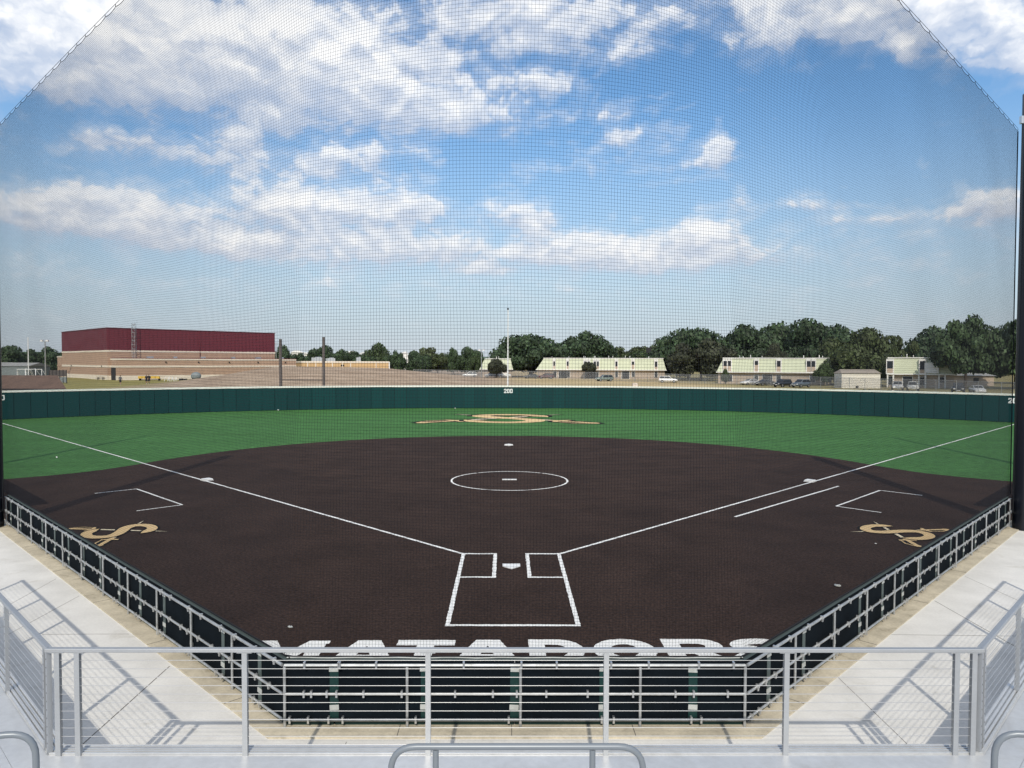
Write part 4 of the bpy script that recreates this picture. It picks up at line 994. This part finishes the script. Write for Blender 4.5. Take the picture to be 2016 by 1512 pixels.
# ------------------------------------------------------------------ cars
def loft(mb, secs, mi=0):     # secs: (x, [(y, z) ...]) closed rings
    n = len(secs[0][1]); vs = [(x, y, z) for x, r_ in secs for y, z in r_]; fs = []
    for i in range(len(secs)-1):
        for j in range(n): fs.append((i*n+j, i*n+(j+1) % n, (i+1)*n+(j+1) % n, (i+1)*n+j))
    mb.add(vs, fs, mi, True); mb.add([vs[j] for j in range(n)], [tuple(reversed(range(n)))], mi); mb.add([vs[(len(secs)-1)*n+j] for j in range(n)], [tuple(range(n))], mi); return mb
def ring(w_, z0, z1, tw): m_ = z0+(z1-z0)*.55; return [(-w_*.94, z0), (w_*.94, z0), (w_, m_), (tw, z1), (-tw, z1), (-w_, m_)]
KIND = {
 'sedan': dict(L=4.6, W=.9, wr=.33, body=[(-2.3, .45, .82), (-2.22, .3, .98), (-1.5, .25, 1.0), (1.0, .25, .98), (1.6, .27, .9), (2.2, .33, .78), (2.3, .42, .66)], cab=[(-1.75, 1.0), (-1.0, 1.42), (.25, 1.44), (1.1, .97)]),
 'suv': dict(L=4.7, W=.94, wr=.37, body=[(-2.32, .5, .98), (-2.25, .35, 1.1), (-1.4, .3, 1.1), (1.0, .3, 1.08), (1.7, .33, 1.02), (2.25, .4, .9), (2.35, .5, .75)], cab=[(-2.2, 1.1), (-1.95, 1.68), (.3, 1.74), (1.15, 1.07)]),
 'pickup': dict(L=5.5, W=.98, wr=.4, body=[(-2.75, .55, 1.1), (-2.7, .45, 1.14), (-.6, .4, 1.14), (1.2, .4, 1.12), (2.0, .42, 1.08), (2.6, .45, 1.0), (2.75, .55, .85)], cab=[(-.75, 1.13), (-.6, 1.8), (.5, 1.82), (1.35, 1.11)]),
}
def car(kind, px, py, Y, rz, pm, label, nm):
    K = KIND[kind]; q = W(px, py, Y); o = thing(nm, label, 'car' if kind != 'pickup' else 'pickup truck', (q.x, Y, gz(q.x, Y)), rad(rz), 'cars parked beyond the chain link fence')
    Wd = K['W']; mb = MB()
    loft(mb, [(x, ring(Wd*(1 if abs(x) < K['L']/2-.2 else .9), z0, z1, Wd*.88)) for x, z0, z1 in K['body']]).build('body', pm, o)
    c = K['cab']; zt = max(z for _, z in c)
    mb = MB(); loft(mb, [(x, [(-Wd*.86, c[0][1]-.05), (Wd*.86, c[0][1]-.05), (Wd*(.86-.16*(z-c[0][1])/(zt-c[0][1])), z+.01), (-Wd*(.86-.16*(z-c[0][1])/(zt-c[0][1])), z+.01)]) for x, z in c]).build('cabin', pm, o)
    z0, z1 = c[0][1]+.04, zt-.1
    def yy(z): return Wd*(.86-.16*(z-c[0][1])/(zt-c[0][1]))+.012
    xa0 = c[0][0]+(c[1][0]-c[0][0])*.25; xa1 = c[1][0]+.03; xb0 = c[3][0]-(c[3][0]-c[2][0])*.25; xb1 = c[2][0]-.03; xm = (xa1+xb1)/2
    for s_ in (-1, 1):
        mb = MB()
        mb.add([(xa0+.06, s_*yy(z0), z0), (xm-.05, s_*yy(z0), z0), (xm-.05, s_*yy(z1), z1), (xa1, s_*yy(z1), z1)], [(0, 1, 2, 3)]).add([(xm+.05, s_*yy(z0), z0), (xb0-.06, s_*yy(z0), z0), (xb1, s_*yy(z1), z1), (xm+.05, s_*yy(z1), z1)], [(0, 1, 2, 3)])
        mb.build('side_window', 'dark', o)
    for nm_, (xl, zl), (xu, zu), dx in (('windscreen', c[3], c[2], .03), ('rear_window', c[0], c[1], -.03)):
        f = lambda t: (xl+(xu-xl)*t+dx, zl+(zu-zl)*t+.015)
        (x0_, z0_), (x1_, z1_) = f(.12), f(.88); MB().add([(x0_, -Wd*.76, z0_), (x0_, Wd*.76, z0_), (x1_, Wd*.66, z1_), (x1_, -Wd*.66, z1_)], [(0, 1, 2, 3)]).build(nm_, 'dark', o)
    L2 = K['L']/2
    for s_ in (-1, 1):
        MB().box((L2-.10, s_*Wd*.62, K['body'][-1][2]-.02), (.22, .36, .14)).build('headlight', 'lampglass', o)
        MB().box((-L2+.06, s_*Wd*.7, K['body'][0][2]-.06), (.14, .28, .2)).build('tail_light', 'redglass', o)
        for xw in (L2-.88, -L2+.92):
            t_ = MB().tube([(xw, s_*(Wd-.21), K['wr']), (xw, s_*(Wd+.015), K['wr'])], K['wr'], 16).build('wheel', 'tyre', o)
            MB().tube([(xw, s_*(Wd+.0), K['wr']), (xw, s_*(Wd+.03), K['wr'])], K['wr']*.62, 12).build('rim', 'rimm', t_)
    MB().box((L2+.0, 0, .55), (.06, .5, .12)).build('number_plate', 'whitepaint', o)
    if kind == 'pickup': MB().box((-1.75, 0, 1.10), (1.7, Wd*1.5, .1)).build('bed_floor', 'darkmat', o)
    return o
P = {k: paint('paint_'+k, c) for k, c in dict(white=(.72, .72, .71), silver=(.42, .43, .44), darkgrey=(.07, .075, .08), maroon=(.085, .02, .035), sage=(.17, .21, .19), black=(.012, .014, .017), bluegrey=(.10, .125, .15), offwhite=(.66, .66, .62)).items()}
car('suv', 925, 741, 213, 185, P['white'], 'white car parked alone left of the flag pole', 'parked_car')
car('suv', 968, 742, 211, 175, P['silver'], 'silver car just left of the flag pole', 'parked_car')
car('sedan', 992, 742, 213, 180, P['white'], 'white car standing directly behind the flag pole', 'parked_car')
car('sedan', 1046, 743.5, 203, 190, P['darkgrey'], 'dark grey sedan left of the maroon car', 'parked_car')
car('suv', 1075, 744, 198, 180, P['maroon'], 'maroon car in front of the middle apartment block', 'parked_car')
car('suv', 1190, 747.5, 176, 195, P['sage'], 'grey green car in front of the middle apartment block', 'parked_car')
car('suv', 1315, 750, 166, -12, P['white'], 'white car near the right end of the middle apartment block', 'parked_car')
car('sedan', 1477, 754, 152, 200, P['white'], 'white sedan left of the dark grey sedan before the second block', 'parked_car')
car('sedan', 1505, 755, 149, 205, P['darkgrey'], 'dark grey sedan between the white sedan and the black car', 'parked_car')
car('suv', 1541, 756, 140, 215, P['black'], 'black car second from the right before the second block', 'parked_car')
car('suv', 1577, 757, 136, 215, P['bluegrey'], 'blue grey car right of the black car before the second block', 'parked_car')
car('pickup', 1767, 762, 121, 243, P['white'], 'white truck nearest the cream shed', 'pickup_truck')
car('pickup', 1797, 763, 118, 243, P['offwhite'], 'white truck right of the other white truck', 'pickup_truck')
car('pickup', 1886, 765, 109, 240, P['black'], 'black truck parked under the largest tree', 'pickup_truck')
car('sedan', 1924, 766, 107, 250, P['white'], 'white sedan right of the black truck under the largest tree', 'parked_car')

# ------------------------------------------------------------------ people
def person(px, py, Y, rz, label, top, stride=.2):
    q = W(px, py, Y); o = thing('person', label, 'person', (q.x, Y, gz(q.x, Y)), rad(rz))
    vs = []; es = []; rr = []
    def n(p_, r, par=None):
        vs.append(p_); rr.append(r)
        if par is not None: es.append((par, len(vs)-1))
        return len(vs)-1
    pel = n((0, 0, .95), .13); ch = n((.02, 0, 1.2), .13, pel); sh_ = n((.02, 0, 1.40), .115, ch); nk = n((.03, 0, 1.50), .055, sh_); hd = n((.05, 0, 1.60), .085, nk); n((.05, 0, 1.70), .085, hd); n((.14, 0, 1.62), .02, hd)
    for s_ in (-1, 1):
        hp = n((0, s_*.10, .88), .095, pel); kn = n((s_*stride*.5+.05, s_*.11, .48), .06, hp); an = n((s_*stride, s_*.11, .09), .042, kn); n((s_*stride+.15, s_*.12, .04), .035, an)
        so_ = n((.02, s_*.20, 1.38), .055, sh_); el_ = n((-s_*.08, s_*.27, 1.12), .042, so_); wr = n((-s_*.05+.12, s_*.27, .90), .03, el_); pa = n((-s_*.05+.15, s_*.27, .83), .034, wr)
        for k in range(4): a_ = n((-s_*.05+.14+.02*k, s_*(.265), .77-.004*abs(k-1.5)), .009, pa); n((-s_*.05+.15+.02*k, s_*.255, .725+.008*abs(k-1.5)), .008, a_)
        a_ = n((-s_*.05+.20, s_*.25, .81), .01, pa); n((-s_*.05+.225, s_*.245, .785), .009, a_)
    me = bpy.data.meshes.new('body'); me.from_pydata(vs, es, []); me.materials.append(M['skin']); b = link('body', me, o)
    b.modifiers.new('skin', 'SKIN')
    for i, r in enumerate(rr): me.skin_vertices[0].data[i].radius = (r, r); me.skin_vertices[0].data[i].use_root = (i == 0)
    b.modifiers.new('sub', 'SUBSURF').levels = 1
    mb = MB().tube([(.0, 0, .90), (.01, 0, 1.1), (.02, 0, 1.30), (.02, 0, 1.44), (.025, 0, 1.47)], .185, 12)
    mb.v = [(x*.75, y*(1.12 if z > 1.2 else 1), z) for x, y, z in mb.v]
    for s_ in (-1, 1): mb.tube([(.02, s_*.17, 1.40), (-s_*.04, s_*.25, 1.22)], .075, 8)
    mb.build('shirt', top, o)
    mb = MB().tube([(0, 0, .98), (0, 0, .84)], .165, 12)
    for s_ in (-1, 1): mb.tube([(0, s_*.09, .88), (s_*stride*.45+.03, s_*.11, .52)], .115, 10)
    mb.build('shorts', 'cloth_dark', o)
    MB().ball((.03, 0, 1.70), .105, 0, 2, (1, .88, .85)).build('hair', 'hair', o)
    for s_ in (-1, 1): MB().ball((s_*stride+.07, s_*.115, .05), .12, 0, 2, (1.1, .42, .42)).build('shoe', 'shoe', o)
person(237, 762, 119, 100, 'person in grey shirt and black shorts walking on the lawn', 'cloth_grey', .22)
person(288.5, 761.5, 119, -80, 'person in black clothing at left of the walking pair', 'cloth_dark', .28)
person(293.5, 761.5, 120.5, -60, 'person in black clothing at right of the walking pair', 'cloth_dark', .15)

# ------------------------------------------------------------------ trees
def leafmat(name, c, isl=.55):
    m = mat(name, c, .6, var=.45, scale=3.2, island=isl, spec=.3, detail=3)
    b = m.node_tree.nodes['Principled BSDF']
    return m
LM = {'dark': leafmat('leaf_dark', (.037, .063, .029)), 'deep': leafmat('leaf_deep', (.046, .076, .033)), 'mid': leafmat('leaf_mid', (.042, .066, .024)), 'olive': leafmat('leaf_olive', (.050, .068, .025)), 'pale': leafmat('leaf_pale', (.075, .095, .045)), 'rust': leafmat('leaf_rust', (.038, .044, .024))}
def crown(seed, nl, nleaf, core=True, lr=(.24, .38), ls=.034, low=.12):
    r_ = np.random.RandomState(seed); cs = []; rs_ = []
    while len(cs) < nl:
        p_ = r_.uniform(-1, 1, 3)
        if (p_**2).sum() > 1: continue
        rad_ = r_.uniform(*lr); z = .5+p_[2]*(.5-rad_*.6)
        if z < low+.1: z = low+.1+r_.rand()*.2
        k = 1-rad_*.75; taper = 1.0 if z < .6 else 1-.22*(z-.6)/.4
        cs.append((p_[0]*k*taper, p_[1]*k*taper, z)); rs_.append(rad_)
    cs = np.array(cs); rs_ = np.array(rs_); ax = np.array([1, 1, .62])
    i = r_.choice(nl, nleaf*2, p=rs_**2/(rs_**2).sum()); d = r_.normal(size=(nleaf*2, 3)); d /= np.linalg.norm(d, axis=1, keepdims=True)
    P_ = cs[i]+d*ax*(rs_[i]*r_.uniform(.78, 1.10, nleaf*2))[:, None]
    dist = (np.linalg.norm((P_[:, None]-cs[None])/ax, axis=2)/rs_[None]); keep = (dist.min(1) > .76) & (P_[:, 2] > low)
    P_ = P_[keep][:nleaf]; d = d[keep][:nleaf]; n_ = len(P_)
    sx_ = np.array([1/np.percentile(np.abs(P_[:, 0]), 97), 1/np.percentile(np.abs(P_[:, 1]), 97), 1]); zt_ = np.percentile(P_[:, 2], 98.5); P_ = P_*sx_; cs = cs*sx_
    P_[:, 2] = low+(P_[:, 2]-low)*(1-low)/(zt_-low); cs = cs.copy(); cs[:, 2] = low+(cs[:, 2]-low)*(1-low)/(zt_-low)
    nn = d+r_.normal(size=(n_, 3))*.55; nn /= np.linalg.norm(nn, axis=1, keepdims=True)
    t1_ = np.cross(nn, r_.normal(size=(n_, 3))); t1_ /= np.linalg.norm(t1_, axis=1, keepdims=True); t2_ = np.cross(nn, t1_)
    s_ = (ls*r_.uniform(.6, 1.5, n_))[:, None]
    V = np.stack([P_-t1_*s_-t2_*s_*.6, P_+t1_*s_*.3-t2_*s_*.75, P_+t1_*s_+t2_*s_*.5, P_-t1_*s_*.2+t2_*s_*.8], 1).reshape(-1, 3)
    F = np.arange(n_*4).reshape(-1, 4)
    if core:
        mb = MB()
        for c_, q_ in zip(cs, rs_): mb.ball(c_, q_*.84, 0, 2, tuple(ax))
        tv = np.array(mb.v); tf = np.array([f+[f[2]] for f in mb.f])
        bump = 1+.10*np.sin(tv[:, 0:1]*23+tv[:, 2:3]*17)*np.sin(tv[:, 1:2]*21)
        tv = tv*np.c_[bump, bump, np.ones_like(bump)]
        me = bpy.data.meshes.new('crown'); fl_ = [tuple(f) for f in F]+[tuple(int(k)+len(V) for k in f) for f in mb.f]
        me.from_pydata([tuple(v) for v in V]+[tuple(v) for v in tv], [], fl_); me.update(); return me
    me = bpy.data.meshes.new('crown'); me.from_pydata([tuple(v) for v in V], [], [tuple(f) for f in F]); me.update(); return me
CV = {'a': crown(1, 22, 6500), 'b': crown(2, 28, 7000, lr=(.2, .34)), 'c': crown(5, 16, 5500, lr=(.28, .42)), 'd': crown(9, 30, 7000, lr=(.17, .3)), 'loose': crown(12, 22, 3600, False, (.12, .24), .045), 'low': crown(21, 24, 6500, lr=(.22, .36), low=.0)}
CM = {}
def crown_mesh(v, m):
    if (v, m) not in CM:
        me = CV[v].copy(); me.name = 'crown'; me.materials.clear(); me.materials.append(LM[m]); CM[(v, m)] = me
    return CM[(v, m)]
TK = MB(); TK.tube([(0, 0, -.02), (.02, .01, .3), (0, 0, .62)], .055, 8, r2=.03)
for a_ in range(5):
    t_ = a_*1.257+.3; TK.tube([(.0, 0, .30+.05*a_), (.2*math.cos(t_), .2*math.sin(t_), .52), (.46*math.cos(t_), .46*math.sin(t_), .72)], .026, 6, r2=.01)
TRUNK = TK.mesh('trunk', 'bark')
tk_n = [0]
def tree(pa, pb, top, Y, v, m, label, low=.0, nm='tree', grp='trees beyond the fence'):
    a, b = W(pa, 720, Y).x, W(pb, 720, Y).x; x = (a+b)/2; rx = (b-a)/2; g_ = gz(x, Y); H_ = W((pa+pb)/2, top, Y).z-g_; tk_n[0] += 1
    o = thing(nm, label, 'tree', (x, Y, g_), 0, grp)
    c_ = link('crown', crown_mesh(v, m), o, (0, 0, H_*low)); c_.scale = (rx, rx*.85, H_*(1-low)); c_.rotation_euler = (0, 0, tk_n[0]*1.7)
    c_.scale = (rx, rx, H_*(1-low))
    t_ = link('trunk', TRUNK, o, (0, 0, 0)); t_.scale = (max(2.5, rx*.9), max(2.5, rx*.9), H_)
    return o
T = [
 (-30, 62, 684, 250, 'a', 'deep', 'dark round tree at the far left edge', .0), (52, 118, 688, 255, 'b', 'deep', 'dark tree behind the two lamp floodlight', .0),
 (536, 578, 683, 262, 'c', 'deep', 'dark tree just right of the gym', .0), (604, 662, 684, 270, 'a', 'dark', 'dark tree behind the right steel post', .0),
 (650, 695, 692, 280, 'b', 'deep', 'lower dark tree behind the middle of the gold building', .0), (678, 724, 694, 275, 'd', 'dark', 'flat topped dark tree behind the gold building right half', .0),
 (716, 772, 679, 262, 'c', 'mid', 'round bright green tree at the gold building right end', .0), (764, 800, 695, 240, 'b', 'dark', 'low dark tree left of the utility pole', .0),
 (797, 845, 695, 238, 'a', 'dark', 'low dark tree right of the utility pole', .0), (812, 862, 686, 300, 'loose', 'pale', 'pale airy tree rising behind the low dark trees', .1),
 (838, 884, 698, 245, 'd', 'olive', 'olive green tree right of the low dark trees', .0), (872, 912, 690, 258, 'b', 'deep', 'dark tree above the lone white car', .0),
 (902, 952, 687, 262, 'a', 'deep', 'dark tree behind the small lamp post', .0), (924, 950, 702, 232, 'd', 'mid', 'small bright green tree below the lamp post', .0),
 (976, 1112, 663, 226, 'low', 'dark', 'large round dark tree behind the flag pole', .0), (1090, 1208, 662, 246, 'b', 'dark', 'large dark tree behind the left half of the middle block', .0),
 (1170, 1250, 688, 330, 'b', 'olive', 'far olive tree in the gap above the middle block', .0), (1232, 1312, 684, 320, 'd', 'olive', 'far yellowish tree beside the dark square sign', .0),
 (1292, 1420, 652, 212, 'low', 'dark', 'large dark tree between the middle and second blocks', .0), (1320, 1440, 676, 190, 'b', 'rust', 'brownish dark tree in front between the two blocks', .0),
 (1400, 1530, 648, 222, 'a', 'dark', 'tall dark tree behind the second block left part', .0), (1450, 1600, 643, 232, 'c', 'deep', 'tall tree behind the middle of the second block', .0),
 (1502, 1546, 680, 182, 'c', 'rust', 'small rusty crowned tree behind the second block roof', .1), (1535, 1680, 637, 214, 'a', 'dark', 'tallest dark tree behind the second block right end', .0),
 (1622, 1762, 655, 156, 'a', 'olive', 'wide olive tree standing behind the cream shed', .0), (1732, 1794, 664, 172, 'loose', 'olive', 'thin branchy tree above the third block', .1),
 (1780, 1905, 650, 190, 'c', 'dark', 'dark tree behind the third apartment block', .0), (1842, 1960, 634, 128, 'b', 'deep', 'largest tree spreading over the black truck', .14),
 (1930, 2070, 630, 132, 'a', 'deep', 'largest dark tree beside the right net pole', .12),
 (1604, 1642, 717, 150, 'c', 'mid', 'small round bushy tree before the second block right end', .05), (1146, 1172, 714, 204, 'd', 'rust', 'small dark tree before the middle block windows', .3),
 (957, 998, 708, 206, 'c', 'rust', 'small brownish tree left of the flag pole', .15), (1575, 1596, 726, 158, 'd', 'mid', 'small bush before the second block', .0), (1420, 1436, 728, 158, 'c', 'mid', 'tiny shrub under the second block left windows', .0),
 (1640, 1662, 733, 150, 'd', 'pale', 'pale shrub left of the cream shed', .0),
 (572, 612, 698, 240, 'd', 'dark', 'low dark tree between the gym and the right steel post', .0), (640, 672, 700, 236, 'c', 'dark', 'low dark tree just right of the right steel post', .0),
 (696, 742, 702, 240, 'd', 'deep', 'low dark tree before the white roofed far house', .0), (752, 792, 701, 236, 'b', 'deep', 'low dark tree above the gold building right corner', .0),
 (1198, 1296, 695, 262, 'a', 'mid', 'green tree behind the middle block right half', .0), (1880, 2020, 690, 178, 'low', 'dark', 'broad low dark tree in the shade of the largest tree', .0),
 (1270, 1330, 700, 232, 'c', 'dark', 'dark bushy tree at the middle block right end', .0),
]
for t_ in T: tree(*t_)
# far wood closing the horizon: one uncountable mass
r_ = np.random.RandomState(4); Vs = []; mb = MB()
for i in range(420):
    a_ = rad(-52+104*i/420+r_.uniform(-.2, .2)); R_ = r_.uniform(400, 520); h_ = r_.uniform(5, 9.0)
    mb.ball((R_*math.sin(a_), R_*math.cos(a_), h_*.35), h_, 0, 2, (1.1, 1, .75))
mv = np.array(mb.v); mv += r_.normal(size=mv.shape)*.55; mb.v = [tuple(v) for v in mv]; mb.sm = [False]*len(mb.sm)
o = mb.build('far_wood', LM['deep']); tag(o, 'distant dark green wood along the horizon', 'wood', kind='stuff')
# far white houses among the trees
def house(px, py, Y, w_, h_, label):
    q = W(px, py, Y); g_ = gz(q.x, Y); o = thing('far_house', label, 'house', (q.x, Y, g_), rad(8), 'far houses among the trees'); H_ = q.z-g_
    MB().box((0, 0, H_/2), (w_, 7, H_)).build('wall', 'trim', o)
    MB().extr([(-w_/2-.4, H_), (w_/2+.4, H_), (w_*.2, H_+h_), (-w_*.2, H_+h_)], -3.9, 3.9).build('roof', 'whitepaint', o)
    for k in (-.25, .25): MB().box((w_*k, -3.53, H_*.6), (1, .06, 1.2)).build('window', 'dark', o)
house(717, 699, 292, 4.2, 1.2, 'far white roofed house left of the bright green tree'); house(603, 697, 330, 5, .7, 'far pale house between the gym and the right steel post')
house(694, 694, 320, 4, .7, 'far pale house above the gold building middle'); house(797, 696, 330, 3.0, .8, 'far white house just above the utility pole'); house(586, 694, 320, 5, .8, 'far pale house right of the left steel post')

a, b = W(1903, 742, 150).x, W(1957, 742, 150).x; g0 = gz(a, 150)
o = thing('low_building', 'low beige building glimpsed under the largest tree', 'building', (a, 150, g0)); ww = b-a
MB().box((ww/2, 3, 1.2), (ww, 6, 2.4)).build('wall', 'beige', o)
MB().add([(-.4, -.5, 2.4), (ww+.4, -.5, 2.4), (ww+.4, 6.5, 2.4), (-.4, 6.5, 2.4), (.4, 3, 3.1), (ww-.4, 3, 3.1)], [(0, 1, 5, 4), (1, 2, 5), (2, 3, 4, 5), (3, 0, 4), (3, 2, 1, 0)]).build('roof', 'roofgrey', o)
MB().box((ww*.35, -.03, 1.4), (1.2, .06, 1.0)).build('window', 'dark', o)
